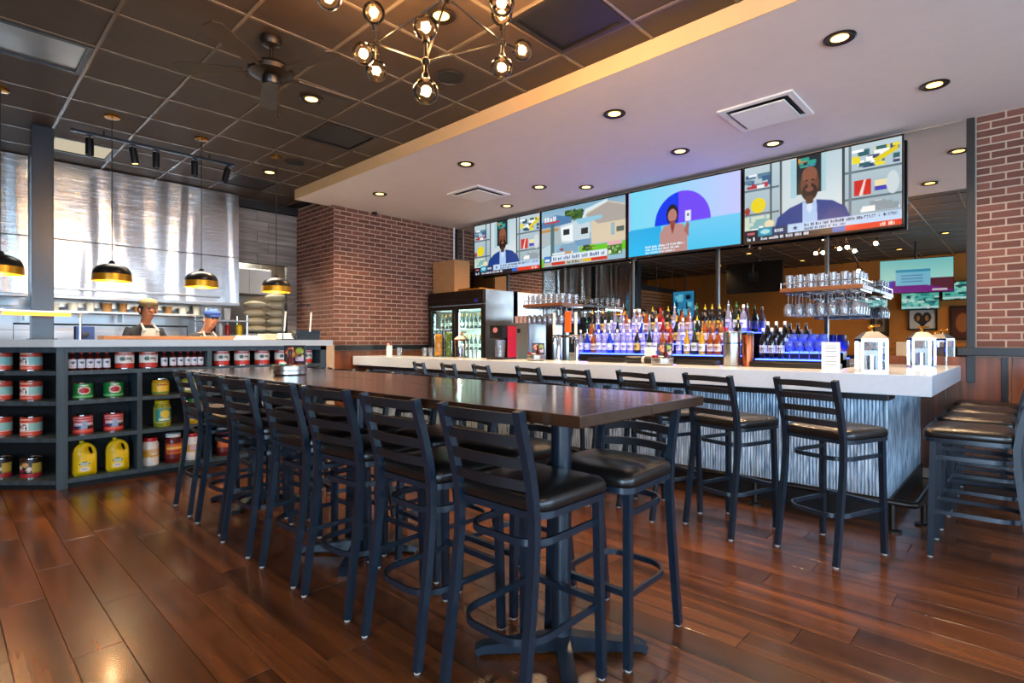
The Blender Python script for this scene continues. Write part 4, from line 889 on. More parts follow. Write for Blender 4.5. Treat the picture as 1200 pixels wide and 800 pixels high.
# ================================================================== MIRROR WALL AND SCREENS
MX = [-7.5, -6.23, -5.06, -3.89, -2.72, -1.55, -.38]
t = thing('wall_mirror', 'wall-wide mirror in tall panels with black uprights behind the bar', 'mirror', (-3.9, YW, 0))
for i in range(6): obj('mirror_panel', MB().bb(MX[i]+.012+3.9, MX[i+1]-.012+3.9, -.012, -.002, .9, ZS-.012), M['mirror'], t)
for i, x in enumerate(MX): obj('upright', MB().cbox((x+3.9, -.022, 2.1 if i < 6 else 2.13), (.032 if i < 6 else .06, .036, 2.45 if i < 6 else 2.4), .003), M['rail'], t)
def scr_man(W, H):
    c = Canvas(W, H, '#9fb4bd')
    for x0, x1 in ((0, .25), (.66, 1)):
        c.grad(x0, 0, x1, 1, '#b9cbd2', '#8fa6b2').rect(x0, .3, x1, .325, '#5a6a72').rect(x0, .62, x1, .645, '#5a6a72')
    c.speck(.0, .1, .19, .29, ['#3d5f86', '#e8eef0', '#5c7f96', '#b8323c'], 22, .04, 3).ell(.1, .52, .055, .1, '#e4cf18').ell(.02, .58, .02, .05, '#9c3a35')
    c.speck(.0, .66, .2, .85, ['#e9efe6', '#7fb0b0', '#c8d6c0'], 14, .05, 8)
    c.rect(.185, 0, .2, .9, '#42525a').rect(.255, 0, .27, .9, '#3d474d').rect(.27, 0, .66, 1, '#c5d3d8').grad(.5, 0, .66, .8, '#b8cbd4', '#d8e2e4')
    c.rect(.33, .02, .37, .5, '#9fc6d2').rect(.37, .0, .53, .47, '#20282c').rect(.53, .0, .56, .47, '#a7ccd4').speck(.38, .02, .52, .14, ['#2f9a8a', '#d08a30', '#3f62b0'], 8, .03, 5)
    c.rect(.66, 0, .675, .95, '#3a444a').rect(.70, 0, .715, .95, '#6d7d86')
    c.speck(.72, .06, .99, .28, ['#f2f4f2', '#2f5f66', '#e8d820', '#ffffff', '#35406a'], 34, .04, 11).poly([(.84, .2), (.98, .08), (.98, .14), (.86, .25)], '#dcc81c')
    c.rect(.73, .42, .83, .6, '#c8261e').poly([(.76, .6), (.79, .42), (.8, .42), (.78, .6)], '#f0d8d0').rect(.85, .45, .93, .57, '#e8d9a8').rect(.85, .52, .93, .57, '#4038b0').ell(.95, .5, .035, .13, '#c9d4d8').speck(.72, .68, .99, .8, ['#f0f0ee', '#8c98a0'], 12, .05, 2)
    # seated man in blue suit
    c.ell(.455, .37, .062, .2, '#4a2c20').ell(.455, .34, .058, .17, '#6b4030').ell(.455, .24, .05, .1, '#86543e').ell(.455, .45, .05, .1, '#241611').ell(.455, .42, .026, .03, '#7a4a3a').rect(.425, .3, .445, .318, '#1c120e').rect(.465, .3, .485, .318, '#1c120e').ell(.455, .36, .012, .04, '#794a36')
    c.rect(.43, .5, .48, .6, '#4a2c20').poly([(.2, .95), (.24, .72), (.32, .62), (.42, .56), (.455, .75), (.5, .56), (.6, .6), (.68, .7), (.74, .95)], '#123a86').poly([(.41, .56), (.455, .62), (.5, .56), (.51, .95), (.41, .95)], '#a8c4ea').poly([(.44, .6), (.47, .6), (.475, .66), (.455, .72), (.435, .66)], '#ccdcf4').ell(.18, .78, .035, .05, '#e3d7ae')
    # lower third
    c.rect(.2, .825, 1, .93, '#b9d3f0').rect(.2, .825, .31, .93, '#26365e').poly([(.36, .85), (.366, .87), (.378, .87), (.369, .885), (.373, .905), (.36, .893), (.347, .905), (.351, .885), (.342, .87), (.354, .87)], '#1a2c5a')
    c.scrib(.42, .842, .36, '#2a3550', .034, 3).text(.79, .842, 'FIRST 8 MONTHS', '#2a3550', .034, .0135).scrib(.42, .888, .26, '#4a5a80', .03, 5).scrib(.22, .86, .07, '#cdd8ee', .04, 7)
    c.rect(0, .84, .1, 1, '#121a2c').rect(.1, .82, .2, .93, '#2a8fae').ell(.15, .875, .035, .03, '#a8d8e0').rect(.1, .93, .6, 1, '#10182a').rect(.6, .93, .68, 1, '#1a5fb8').rect(.68, .93, 1, 1, '#d8341c').rect(.02, .87, .075, .9, '#c05a60').scrib(.02, .935, .06, '#e8ecf4', .045, 2).scrib(.12, .945, .34, '#d8dcea', .035, 9).scrib(.88, .945, .08, '#f4dcd0', .04, 4)
    return c
def scr_house(W, H):
    c = Canvas(W, H, '#8fb6cc'); c.grad(0, 0, 1, .5, '#7fa9c4', '#b5cfd8').rect(.3, .08, .52, .24, '#3d5f2a').speck(.3, .06, .54, .26, ['#2c4a1e', '#52752f'], 30, .03, 4)
    c.poly([(0, .2), (.18, .1), (.38, .18), (.38, .3), (0, .3)], '#4f7ba8').rect(0, .3, .3, .62, '#aab6ba').rect(0, .33, .22, .38, '#c08a4a')
    c.poly([(.5, .28), (.55, .12), (.78, .02), (1, .14), (1, .7), (.62, .7), (.62, .3)], '#d2c3a8').poly([(.5, .28), (.55, .1), (.8, 0), (.8, .05), (.57, .16), (.53, .28)], '#d4e4ea').poly([(.55, .2), (.8, .05), (1, .16), (1, .38), (.7, .38)], '#a9a19a').rect(.84, .4, .88, .6, '#8fb0bc').rect(.9, .48, .98, .56, '#50605a')
    c.poly([(.24, .3), (.45, .27), (.6, .26), (.6, .62), (.4, .66), (.26, .6)], '#c3d3da').poly([(.25, .34), (.4, .31), (.4, .6), (.26, .57)], '#e8f0f2').rect(.28, .38, .36, .48, '#2a3038').rect(.5, .41, .58, .51, '#2c2a2c').poly([(.42, .24), (.74, .24), (.74, .3), (.48, .34)], '#8fc4da').rect(.42, .6, .62, .7, '#6f98ba')
    c.poly([(.2, .74), (.26, .64), (.42, .62), (.46, .7), (.46, .8), (.2, .83)], '#7ea4bc').rect(.24, .7, .28, .74, '#9c2a40').poly([(0, .66), (.12, .6), (.16, .7), (.16, .86), (0, .86)], '#b7d0da')
    c.rect(.48, .72, 1, .86, '#5fc01c').speck(.48, .7, .66, .8, ['#3f6a1a', '#86b82a', '#2d3a2a'], 16, .03, 6).rect(.12, .2, .165, .9, '#4f6f72').scrib(.04, .12, .18, '#f0f0f0', .08, 6).rect(.04, .205, .23, .235, '#c03038')
    c.rect(.13, .81, .8, .92, '#dce6f2').scrib(.15, .835, .62, '#3f5f8a', .06, 8).rect(.03, .81, .12, .96, '#2f6fc0').rect(.045, .86, .105, .9, '#dce6f2').rect(0, .84, .03, 1, '#6fc030').rect(.03, .92, .8, .985, '#b8b4a8').rect(.13, .925, .3, .98, '#c8301c').rect(.52, .925, .62, .98, '#d8b020').rect(.62, .925, .8, .98, '#c8301c').scrib(.33, .93, .16, '#4a4030', .045, 3)
    c.rect(.14, .765, .4, .8, '#e0e8e8').rect(.3, .765, .38, .8, '#d08a30').rect(.8, .7, .96, .92, '#3d7a22').rect(.8, .7, .96, .76, '#dca8b0').speck(.81, .78, .95, .91, ['#7fb860', '#d8e0c0', '#2f5a1c'], 14, .03, 9); return c
def scr_dome(W, H):
    c = Canvas(W, H, '#7fd0ea'); c.grad(0, 0, 1, .7, '#72d6ee', '#a8c8f8', False).grad(.4, 0, 1, .7, '#8fd4f0', '#c2c4fa', False).rect(0, .58, 1, 1, '#30b4e4').grad(0, .6, .32, 1, '#28a8e0', '#22b8ec').grad(.32, .57, 1, 1, '#6fc8ee', '#48c0ea')
    c.ell(.51, .58, .25, .46, '#0c38e8', .58); m = (((c.X-.51)/.25)**2+((c.Y-.58)/.46)**2 < 1) & (c.Y < .58) & (c.X > .48); c.a[m] = srgb('#7048f0')
    c.ell(.425, .44, .055, .15, '#241820').ell(.425, .46, .04, .1, '#b07a70').rect(.4, .53, .45, .62, '#8c4a40').poly([(.31, 1), (.31, .7), (.35, .6), (.41, .58), (.425, .72), (.45, .58), (.52, .6), (.56, .72), (.56, 1)], '#b88a84').poly([(.405, .59), (.425, .74), (.45, .59)], '#8c3a34').poly([(.53, .7), (.555, .58), (.575, .6), (.57, .8)], '#a06a5c').rect(.54, .42, .59, .57, '#dfe6ee').rect(.555, .46, .575, .5, '#5a6a80')
    for i in range(3): c.scrib(.17, .86+.045*i, .36-.04*i, '#d6ecf4', .03, 11+i)
    c.rect(0, 0, .02, .6, '#a8b0e8'); return c
def scr_card(W, H):
    c = Canvas(W, H, '#8fe0e4'); c.grad(0, 0, 1, .6, '#7fd4dc', '#a8ece8').rect(0, .58, .3, 1, '#5a2038').poly([(0, .95), (.3, .8), (.8, .62), (1, .68), (1, 1), (0, 1)], '#7a2090').poly([(.8, .62), (1, .68), (1, 1), (.85, 1)], '#4a3ac8').rect(.3, .3, .78, .78, '#7cccf0').rect(.3, .3, .78, .38, '#3a9cc8')
    for i in range(3): c.rect(.4, .47+.09*i, .7, .5+.09*i, '#5a80b8')
    c.rect(.08, .9, .28, .96, '#d8d0d8'); return c
def scr_field(W, H, sd):
    c = Canvas(W, H, '#58c0b8'); c.speck(0, 0, 1, 1, ['#8fe0d8', '#2f8a90', '#c8f0ec', '#1c4a50', '#48b0a8'], 50, .1, sd).rect(0, .86, 1, .95, '#c8e8f0'); return c
def tv(label, loc, rz, w_, h_, cv, mount='wall', tilt=0, group=None):
    t = thing('television', label, 'television', loc, rz, group)
    bz = .012
    obj('housing', MB().cbox((0, .03, 0), (w_, .05, h_), .006), M['blackplastic'], t)
    b = MB(); y = -.002
    for (x0, x1, z0, z1) in ((-w_/2, w_/2, h_/2-bz, h_/2), (-w_/2, w_/2, -h_/2, -h_/2+bz*1.4), (-w_/2, -w_/2+bz, -h_/2, h_/2), (w_/2-bz, w_/2, -h_/2, h_/2)): b.bb(x0, x1, y-.004, .01, z0, z1)
    obj('bezel', b, M['bronze'], t)
    W2, H2 = w_/2-bz, h_/2-bz*1.2
    if cv: link('screen', painted('screen', cv, lambda u, v: (-W2+2*W2*u, .0035, H2-2*H2*v)), M['tvpix'], t)
    if mount == 'wall': obj('wall_bracket', MB().cbox((0, .075, 0), (.4, .04, .3), .004), M['black'], t)
    else: obj('ceiling_pole', MB().rod((0, .09, 0), (0, .09, mount), .022).box((0, .07, 0), (.3, .04, .3)), M['black'], t)
    return t
W1 = 1.50; TVY = 6.355; zt, zb = 3.285, 2.405; TVX = [-6.165, -4.655, -3.135, -1.615]
man = scr_man(176, 100)
for x, cv, s in zip(TVX, (man, scr_house(160, 92), scr_dome(160, 92), man), ('showing a man in blue suit, next to brick corner', 'showing a parked caravan by a house', 'showing a woman before a purple dome', 'showing a man in blue suit, beside the dome screen')):
    tv('large television over bar '+s, (x, TVY, (zt+zb)/2), 0, W1, zt-zb, cv)

# ================================================================== DINING SIDE SEEN IN THE MIRROR
def vis(px, py, Yv): p = at_y(px, py, 2*(YW-.012)-Yv); return (p.x, Yv, p.z)
p = vis(1073, 323, -1.6); tv('hanging television with a pale card on turquoise, on dining side', p, R(172), 1.3, .75, scr_card(90, 50), ZC-p[2])
p = vis(884, 325, -2.6); tv('hanging television seen from behind in the mirror', p, R(0), 1.5, .85, None, ZC-p[2])
for (px, py, s) in ((1078, 352, 'middle'), (1020, 355, 'far'), (1128, 340, 'near')):
    p = vis(px, py, YB+.13); tv('wall television with turquoise picture on tan wall, '+{'middle': 'above the heart picture', 'far': 'near the potted plant', 'near': 'beside the street window'}[s], p, R(180), .8, .46, scr_field(48, 27, len(s)))
def frame(label, px, py, w_, h_, cv):
    p = vis(px, py, YB+.02); t = thing('picture_frame', label, 'picture', p, R(180))
    b = MB()
    for (x0, x1, z0, z1) in ((-w_/2, w_/2, h_/2-.04, h_/2), (-w_/2, w_/2, -h_/2, -h_/2+.04), (-w_/2, -w_/2+.04, -h_/2, h_/2), (w_/2-.04, w_/2, -h_/2, h_/2)): b.bb(x0, x1, -.03, .015, z0, z1)
    obj('frame', b, M['blackplastic'], t); link('print', painted('print', cv, lambda u, v: (-w_/2+.03+(w_-.06)*u, -.004, h_/2-.03-(h_-.06)*v)), M['label'], t)
hz = Canvas(30, 26, '#d6d2c8').ell(.34, .4, .17, .26, '#2c2420').ell(.66, .4, .17, .26, '#2c2420').poly([(.18, .5), (.82, .5), (.5, .92)], '#2c2420').ell(.34, .45, .06, .14, '#c08a50').ell(.66, .45, .06, .14, '#c08a50')
frame('framed picture of a dark heart shape on tan wall', 1081, 374, .62, .56, hz)
frame('framed dark portrait print on tan wall', 1031, 380, .42, .62, Canvas(20, 28, '#3a2a20').rect(.2, .15, .8, .85, '#8a7a68').ell(.5, .45, .2, .2, '#3a2a20'))
frame('tall framed red print on tan wall near window', 1128, 378, .5, .85, Canvas(20, 28, '#4a1c10').ell(.5, .5, .3, .3, '#9a5a28'))
t = thing('potted_plant', 'leafy potted plant on dining side seen in the mirror', 'plant', (-2.85, -3.6, 0)); obj('pot', MB().lathe([(.0001, 0), (.16, 0), (.2, .4), (.22, .42), (.2, .42), (.18, .38), (.0001, .38)], 18), M['bronze'], t, True)
obj('stem', MB().rod((0, 0, .35), (0, 0, 1.0), .02), M['bronze'], t)
for i in range(46):
    a = random.uniform(0, 6.28); rr_ = random.uniform(.08, .4); z = random.uniform(.75, 1.5); m = Matrix.Translation((rr_*math.cos(a), rr_*math.sin(a), z)) @ Matrix.Rotation(a, 4, 'Z') @ Matrix.Rotation(R(random.uniform(-50, 30)), 4, 'Y')
    q = MB().prism([(0, 0), (.06, .04), (.14, .03), (.2, 0), (.14, -.03), (.06, -.04)], -.001, .001); q.v = [tuple(m @ Vector(v)) for v in q.v]; obj('leaf', q, M['leaf'], t)
t = thing('slat_wall_panel', 'warm wooden slat panel on the kitchen side wall behind dining area', 'wall panel', (-8.4, -2.6, 0)); obj('panel_back', MB().bb(-.1, -.02, -1.2, 1.2, 0, 3.0), M['darkpaint'], t)
for i in range(26): obj('slat', MB().cbox((0, 0, .3+i*.1), (.04, 2.4, .085), .004), M['slatwood'], t)
for i, (x, y) in enumerate(((-1.2, -3.4), (-4.6, -3.3))):
    t = thing('dining_booth', 'dark padded dining booth on the rear side of room, %s' % ('by the street window' if i == 0 else 'by the slat panel'), 'booth', (x, y, 0)); obj('seat_base', MB().cbox((0, -.4, .22), (1.5, .55, .44), .02), M['blackplastic'], t); obj('backrest', MB().cbox((0, -.7, .6), (1.5, .14, 1.15), .03), M['vinyl'], t)
    o = thing('dining_table', 'small dark dining table %s' % ('before the window side booth' if i == 0 else 'before the slat panel booth'), 'table', (x, y+.45, 0)); obj('table_top', MB().cbox((0, 0, .745), (1.3, .75, .035), .005), M['table'], o); obj('pedestal_pole', MB().cyl((0, 0, .02), .04, .71), M['black'], o, True); obj('pedestal_base', MB().lathe([(.25, 0), (.25, .012), (.05, .035), (.0001, .035)], 20), M['black'], o, True)

# ================================================================== BEHIND THE BAR
BC = .93
t = thing('back_counter', 'dark back bar cabinet along the mirror', 'cabinet', (-3.35, 6.17, 0))
obj('cabinet_body', MB().bb(-2.45, 2.15, -.27, .29, .08, BC-.03), M['blackplastic'], t); obj('counter_top', MB().cbox((-.15, 0, BC-.015), (4.66, .6, .03), .004), M['steel2'], t)
for i in range(6): d = obj('door', MB().cbox((-2.05+.76*i, -.28, .48), (.72, .02, .74), .004), M['blackplastic'], t); obj('handle', MB().rod((-2.05+.76*i-.25, -.31, .8), (-2.05+.76*i+.25, -.31, .8), .008), M['chrome'], d)
def steps(label, x0, x1, lv, y0, dy):
    t = thing('bottle_step', label, 'display stand', ((x0+x1)/2, y0, BC)); h = (x1-x0)/2
    for i, z in enumerate(lv):
        obj('step_box', MB().bb(-h, h, i*dy+.004, (i+1)*dy, 0 if i == 0 else lv[i-1]-BC-.02, z-BC-.012), M['blackplastic'], t)
        obj('lit_tread', MB().cbox((0, i*dy+dy/2, z-BC-.006), (2*h, dy, .012), .002), M['blueled'], t)
LV = [1.15, 1.275, 1.41]; SY, SDY = 5.88, .13
steps('three step blue lit bottle stand in front of the mirror', -4.4, -2.22, LV, SY, SDY)
def labelmesh(c1, c2, r, z0, z1): return cyl_label(Canvas(12, 6, c1).rect(.38, .3, .62, .55, c2).rect(.4, .65, .6, .75, '#333333'), r, z0, z1)
M['amber'] = P('amber_spirit', '#8a4212', .06, var=.1, coat=.5); M['redsp'] = P('red_spirit', '#7a1216', .06, var=.1, coat=.5); M['darkgreen'] = P('dark_green_glass', '#10241a', .06, var=.1, coat=.6); M['darkglass'] = P('dark_wine_glass', '#0d0c10', .06, coat=.6); M['bluegl'] = thin_glass('blue_glass', (.55, .62, 1), 1.5, .02, .3, (.25, .35, .95)); M['clearsp'] = thin_glass('clear_spirit', (.85, .87, .98), 1.55, .02, .24, (.72, .74, .95)); M['cobalt'] = P('cobalt_bottle', '#1432b4', .08, coat=.5, var=.1)
def round_p(r, h, nk=.013): return [(.0001, 0), (r*.95, 0), (r, .008), (r, h*.58), (r*.9, h*.64), (nk*1.2, h*.78), (nk, h*.82), (nk, h*.93)]
def slim_p(r, h): return [(.0001, 0), (r*.95, 0), (r, .008), (r, h*.5), (r*.75, h*.62), (.014, h*.8), (.013, h*.95)]
def cap_p(h, k=.93, r=.015): return [(r, h*k-.004), (r, h*k+.03), (r*.8, h*k+.034), (.0001, h*k+.034)]
def pour(h, k=.93): return [(.014, h*k-.004), (.014, h*k+.012), (.005, h*k+.02), (.004, h*k+.055), (.0001, h*k+.056)]
BT = {}
for nm, mat, r, h, sl, capm, c1, c2, cp in (('clear spirit', 'clearsp', .037, .29, 0, 'white', '#e9ecf6', '#3a4fae', 1), ('slim clear spirit', 'clearsp', .033, .32, 1, 'chrome', '#c8d0ee', '#203a90', 0), ('amber whiskey', 'amber', .04, .27, 0, 'blackplastic', '#e3d8b8', '#7a2a1a', 0),
        ('red liqueur', 'redsp', .036, .29, 0, 'red', '#e8dcc8', '#8a1a1a', 1), ('dark green liqueur', 'darkgreen', .036, .3, 1, 'green', '#d9dfc8', '#2a5a30', 0), ('cobalt blue gin', 'cobalt', .036, .28, 0, 'chrome', '#c8d8f0', '#ffffff', 0), ('dark rum', 'darkglass', .037, .29, 0, 'yellow', '#d8b040', '#301810', 0), ('pale gold tequila', 'pepper', .036, .27, 0, 'brass', '#f0e6c8', '#3a6a3a', 0)):
    pr_ = slim_p(r, h) if sl else round_p(r, h); BT[nm] = Rep(bottle('liquor_bottle', 'x', 'bottle', pr_, M[mat], cap_p(h, .95 if sl else .93) if cp else pour(h, .95 if sl else .93), M[capm], labelmesh(c1, c2, r+.0006, h*.15, h*.45), 12))
mixL = ['clear spirit', 'slim clear spirit', 'clear spirit', 'cobalt blue gin', 'slim clear spirit', 'dark rum', 'clear spirit', 'dark green liqueur', 'amber whiskey']
mixR = ['amber whiskey', 'red liqueur', 'amber whiskey', 'dark green liqueur', 'dark rum', 'clear spirit', 'dark rum', 'amber whiskey', 'pale gold tequila', 'slim clear spirit']
rr = random.Random(21)
for lv, z in enumerate(LV):
    x = -4.35; row = []
    while x < -2.26:
        row.append((x, rr.choice(mixL if x < -3.35+rr.uniform(-.3, .3) else mixR))); x += rr.uniform(.082, .105)
    tn = ['lowest', 'middle', 'highest'][lv]
    for i, (x, nm) in enumerate(row):
        nb_ = [row[j][1] for j in (i-1, i+1) if 0 <= j < len(row)]
        side = 'between %s and %s' % tuple(nb_) if len(nb_) == 2 else 'at the tread end by '+nb_[0]
        BT[nm].put((x, SY+SDY*lv+SDY/2+rr.uniform(-.012, .012), z+.0005), rr.uniform(-.4, .4), '%s bottle on %s blue tread, %s' % (nm, tn, side), '%s bottles, %s tread' % (nm, tn))
# wine stand with blue glasses
steps('small blue lit stand with wine bottles and glasses', -2.08, -1.46, [1.12, 1.19], 5.9, .15)
t = thing('steel_ice_well', 'low steel drip tray before the wine bottles', 'tray', (-1.77, 5.78, BC)); obj('tray_body', MB().cbox((0, 0, .06), (.62, .16, .12), .006), M['steel2'], t); obj('tray_grid', MB().bb(-.28, .28, -.06, .06, .121, .125), M['blackplastic'], t)
wn = Rep(bottle('wine_bottle', 'x', 'bottle', round_p(.038, .31, .014), M['darkglass'], cap_p(.31, .93, .0155), M['paper'], labelmesh('#e6e6ee', '#555577', .0386, .06, .14), 14))
for i in range(3):
    for j in range(2): wn.put((-2.02+.085*i, 5.975+.14*j, 1.1205+.07*j), 0, 'white labelled dark wine bottle, %s in %s row of the small blue stand' % (ORD[i], 'front' if j == 0 else 'rear'), 'wine bottles on the small stand, %s row' % ('front' if j == 0 else 'rear'))
tum = lambda r, h: [(.0001, .004), (r*.85, .004), (r, h), (r*.96, h), (r*.82, .01), (.0001, .01)]
def glass_thing(name, prof, mat, n=14):
    t = thing(name, 'x', 'glass'); obj('glass_shell', MB().lathe(prof, n), mat, t, True); return t
bg = thing('stem_glass', 'x', 'glass'); obj('bowl', MB().lathe([(.0001, .08), (.02, .085), (.042, .12), (.044, .15), (.038, .185), (.036, .185), (.042, .15), (.04, .122), (.0001, .09)], 14), M['bluegl'], bg, True); obj('stem', MB().rod((0, 0, .004), (0, 0, .085), .004, 6), M['bluegl'], bg); obj('foot', MB().lathe([(.0001, 0), (.033, 0), (.033, .003), (.0001, .006)], 14), M['bluegl'], bg, True)
bgr = Rep(bg)
for i in range(4):
    for j in range(2): bgr.put((-1.765+.0905*i, 5.975+.14*j, 1.1205+.07*j), 0, 'blue lit stem glass on the small stand, %s row, %s from the wine bottles' % ('front' if j == 0 else 'rear', ORD[i]), 'blue stem glasses, %s row' % ('front' if j == 0 else 'rear'))
# overhead glass racks
tg = Rep(glass_thing('tumbler', tum(.036, .13), M['frost']))
hg = thing('wine_glass', 'x', 'glass')
obj('foot', MB().lathe([(.0001, 0), (.034, 0), (.034, -.003), (.0001, -.007)], 14), M['frost'], hg, True); obj('stem', MB().rod((0, 0, -.004), (0, 0, -.095), .004, 6), M['frost'], hg)
obj('bowl', MB().lathe([(.0001, -.09), (.02, -.095), (.04, -.125), (.044, -.16), (.037, -.215), (.035, -.215), (.041, -.16), (.037, -.128), (.0001, -.1)], 14), M['frost'], hg, True); hgr = Rep(hg)
for (x0, s) in ((-5.2, 'next to the fridge'), (-1.78, 'nearest the mirror end')):
    L = .70; y0, y1, z = 5.72, 6.22, 1.80
    t = thing('glass_rack', 'wooden overhead glass rack with tumblers and hanging glasses, '+s, 'glass rack', (x0+L/2, 6.0, z))
    obj('shelf_board', MB().cbox((0, (y0+y1)/2-6.0, 0), (L, y1-y0, .04), .004), M['rackwood'], t)
    for k in range(7): obj('hanger_rail', MB().bb(-L/2+.02+k*.11-.004, -L/2+.02+k*.11+.004, y0-6+.02, y1-6-.02, -.034, -.021), M['chrome'], t)
    gr_ = MB()
    gr_.tube([(-L/2+.01, y0-6+.01, .07), (L/2-.01, y0-6+.01, .07), (L/2-.01, y1-6-.01, .07), (-L/2+.01, y1-6-.01, .07)], .005, 6, closed=True); obj('guard_rail', gr_, M['chrome'], t)
    for px in (-L/2+.01, L/2-.01): obj('guard_post', MB().rod((px, y0-6+.01, .02), (px, y0-6+.01, .075), .005), M['chrome'], t); obj('wall_arm', MB().cbox((px, .34, .0), (.03, .28, .03), .004), M['rail'], t)
    for i in range(7):
        for j in range(3): tg.put((x0+.06+i*.096, y0+.09+j*.15, z+.0205), 0, 'clear tumbler on rack %s, %s row from the bar, %s along' % (s, ORD[j], ORD[i]), 'tumblers on the rack '+s)
        for j in range(4): hgr.put((x0+.06+i*.096, y0+.07+j*.12, z-.034), 0, 'wine glass hanging under rack %s, %s row, %s along' % (s, ORD[j], ORD[i]), 'glasses hanging under the rack '+s)
# fridge
FXa, FXb, FYa, FYb, FZ = -7.42, -6.06, 5.79, 6.44, 2.11
t = thing('glass_door_fridge', 'two door glass front bar fridge beside the brick wall', 'fridge', ((FXa+FXb)/2, FYa, 0)); W_ = FXb-FXa; h = W_/2; dp = FYb-FYa
obj('side_panel', MB().cbox((h-.015, dp/2, FZ/2), (.03, dp, FZ), .004), M['steel2'], t); obj('side_panel', MB().cbox((-h+.015, dp/2, FZ/2), (.03, dp, FZ), .004), M['steel2'], t)
obj('back_panel', MB().bb(-h+.03, h-.03, dp-.03, dp, .05, FZ-.02), M['white'], t); obj('top_panel', MB().bb(-h+.03, h-.03, .03, dp, FZ-.3, FZ), M['white'], t)
obj('header', MB().cbox((0, 0, FZ-.11), (W_, .06, .22), .006), M['bronze'], t); obj('header_vent', MB().bb(-h+.05, h-.05, -.034, -.03, FZ-.15, FZ-.13), M['blackplastic'], t); obj('display', MB().bb(h-.2, h-.12, -.034, -.03, FZ-.19, FZ-.16), M['cobalt'], t)
obj('base', MB().bb(-h+.03, h-.03, .02, dp, 0, .15), M['blackplastic'], t)
obj('light_strip', MB().bb(-.015, .015, .05, .07, .3, FZ-.35).bb(-h+.035, -h+.05, .05, .07, .3, FZ-.35).bb(h-.05, h-.035, .05, .07, .3, FZ-.35), emitter('fridge_led', '#c8fff4', 45), t)
for z in (.45, .8, 1.15, 1.5): obj('wire_shelf', MB().bb(-h+.04, h-.04, .08, dp-.04, z, z+.012), M['white'], t)
for s in (-1, 1):
    b = MB(); x0, x1 = (-h, -.005) if s < 0 else (.005, h); z0, z1 = .17, FZ-.235
    b.bb(x0, x0+.06, -.02, .02, z0, z1).bb(x1-.06, x1, -.02, .02, z0, z1).bb(x0+.06, x1-.06, -.02, .02, z1-.06, z1).bb(x0+.06, x1-.06, -.02, .02, z0, z0+.06)
    d = obj('door', b, M['bronze'], t); obj('door_glass', MB().bb(x0+.06, x1-.06, -.004, .004, z0+.06, z1-.06), M['glass'], d); obj('handle', MB().bb(-s*-.03-.008 if s > 0 else -.045, .045 if s > 0 else -.03+.0, -.06, -.045, .8, 1.5), M['blackplastic'], d)
bb_ = Rep(bottle('beer_bottle', 'x', 'bottle', round_p(.03, .23, .012), M['darkgreen'], cap_p(.23, .93, .013), M['brass'], labelmesh('#d8dcc8', '#2f6a3a', .0306, .05, .1), 10))
for z in (1.162, 1.512):
    for i in range(12): bb_.put((FXa+.1+.105*i, FYa+.2, z+.0005), 0, 'dark green beer bottle in fridge, %s shelf, %s from the brick wall' % ('upper' if z > 1.4 else 'lower', ORD[i]), 'beer bottles on the %s fridge shelf' % ('upper' if z > 1.4 else 'lower'))
t = thing('cardboard_box', 'brown cardboard box on top of the fridge by the wall', 'box', (-7.12, 6.02, FZ)); obj('carton', MB().cbox((0, 0, .27), (.56, .34, .54), .003), M['cardboard'], t); obj('flap', MB().bb(-.28, .28, -.174, -.17, .44, .535), M['cardboard'], t)
t = thing('bread_tray', 'shallow tan tray on the fridge top', 'tray', (-6.48, 6.02, FZ)); obj('tray_base', MB().cbox((0, 0, .012), (.5, .34, .024), .006), M['slatwood'], t); obj('tray_rim', MB().tube([(-.25, -.17, .03), (.25, -.17, .03), (.25, .17, .03), (-.25, .17, .03)], .012, 6, closed=True), M['brass'], t)
t = thing('wall_conduit', 'thin white pipe running down the brick corner', 'pipe', (XL+.06, 6.38, 2.2)); obj('pipe', MB().rod((0, 0, 0), (0, 0, ZS-2.2), .016), M['white'], t)
for z in (.3, .9): obj('pipe_clip', MB().cbox((-.03, 0, z), (.06, .05, .02), .003), M['chrome'], t)
# steel dispensers with paper cups
t = thing('steel_dispenser', 'stainless drink dispenser on back counter beside fridge', 'dispenser', (-5.52, 6.2, BC)); obj('tank', MB().cbox((0, 0, .33), (.36, .42, .64), .02), M['steel2'], t); obj('badge', MB().bb(-.04, .02, -.214, -.21, .5, .56), M['blackplastic'], t); obj('tap', MB().rod((.1, -.21, .1), (.1, -.27, .1), .014), M['blackplastic'], t)
cu = thing('paper_cup', 'x', 'cup'); obj('cup_wall', MB().lathe([(.0001, 0), (.03, 0), (.04, .1), (.042, .102), (.038, .102), (.0001, .012)], 12), P('pinkish_paper', '#e2b8a8', .7), cu, True); cur = Rep(cu)
for i in range(4):
    for j in range(3): cur.put((-5.65+.088*i, 6.08+.1*j, BC+.651), 0, 'pinkish paper cup on the steel dispenser, %s row, %s from the fridge' % (ORD[j], ORD[i]), 'cups on the dispenser')
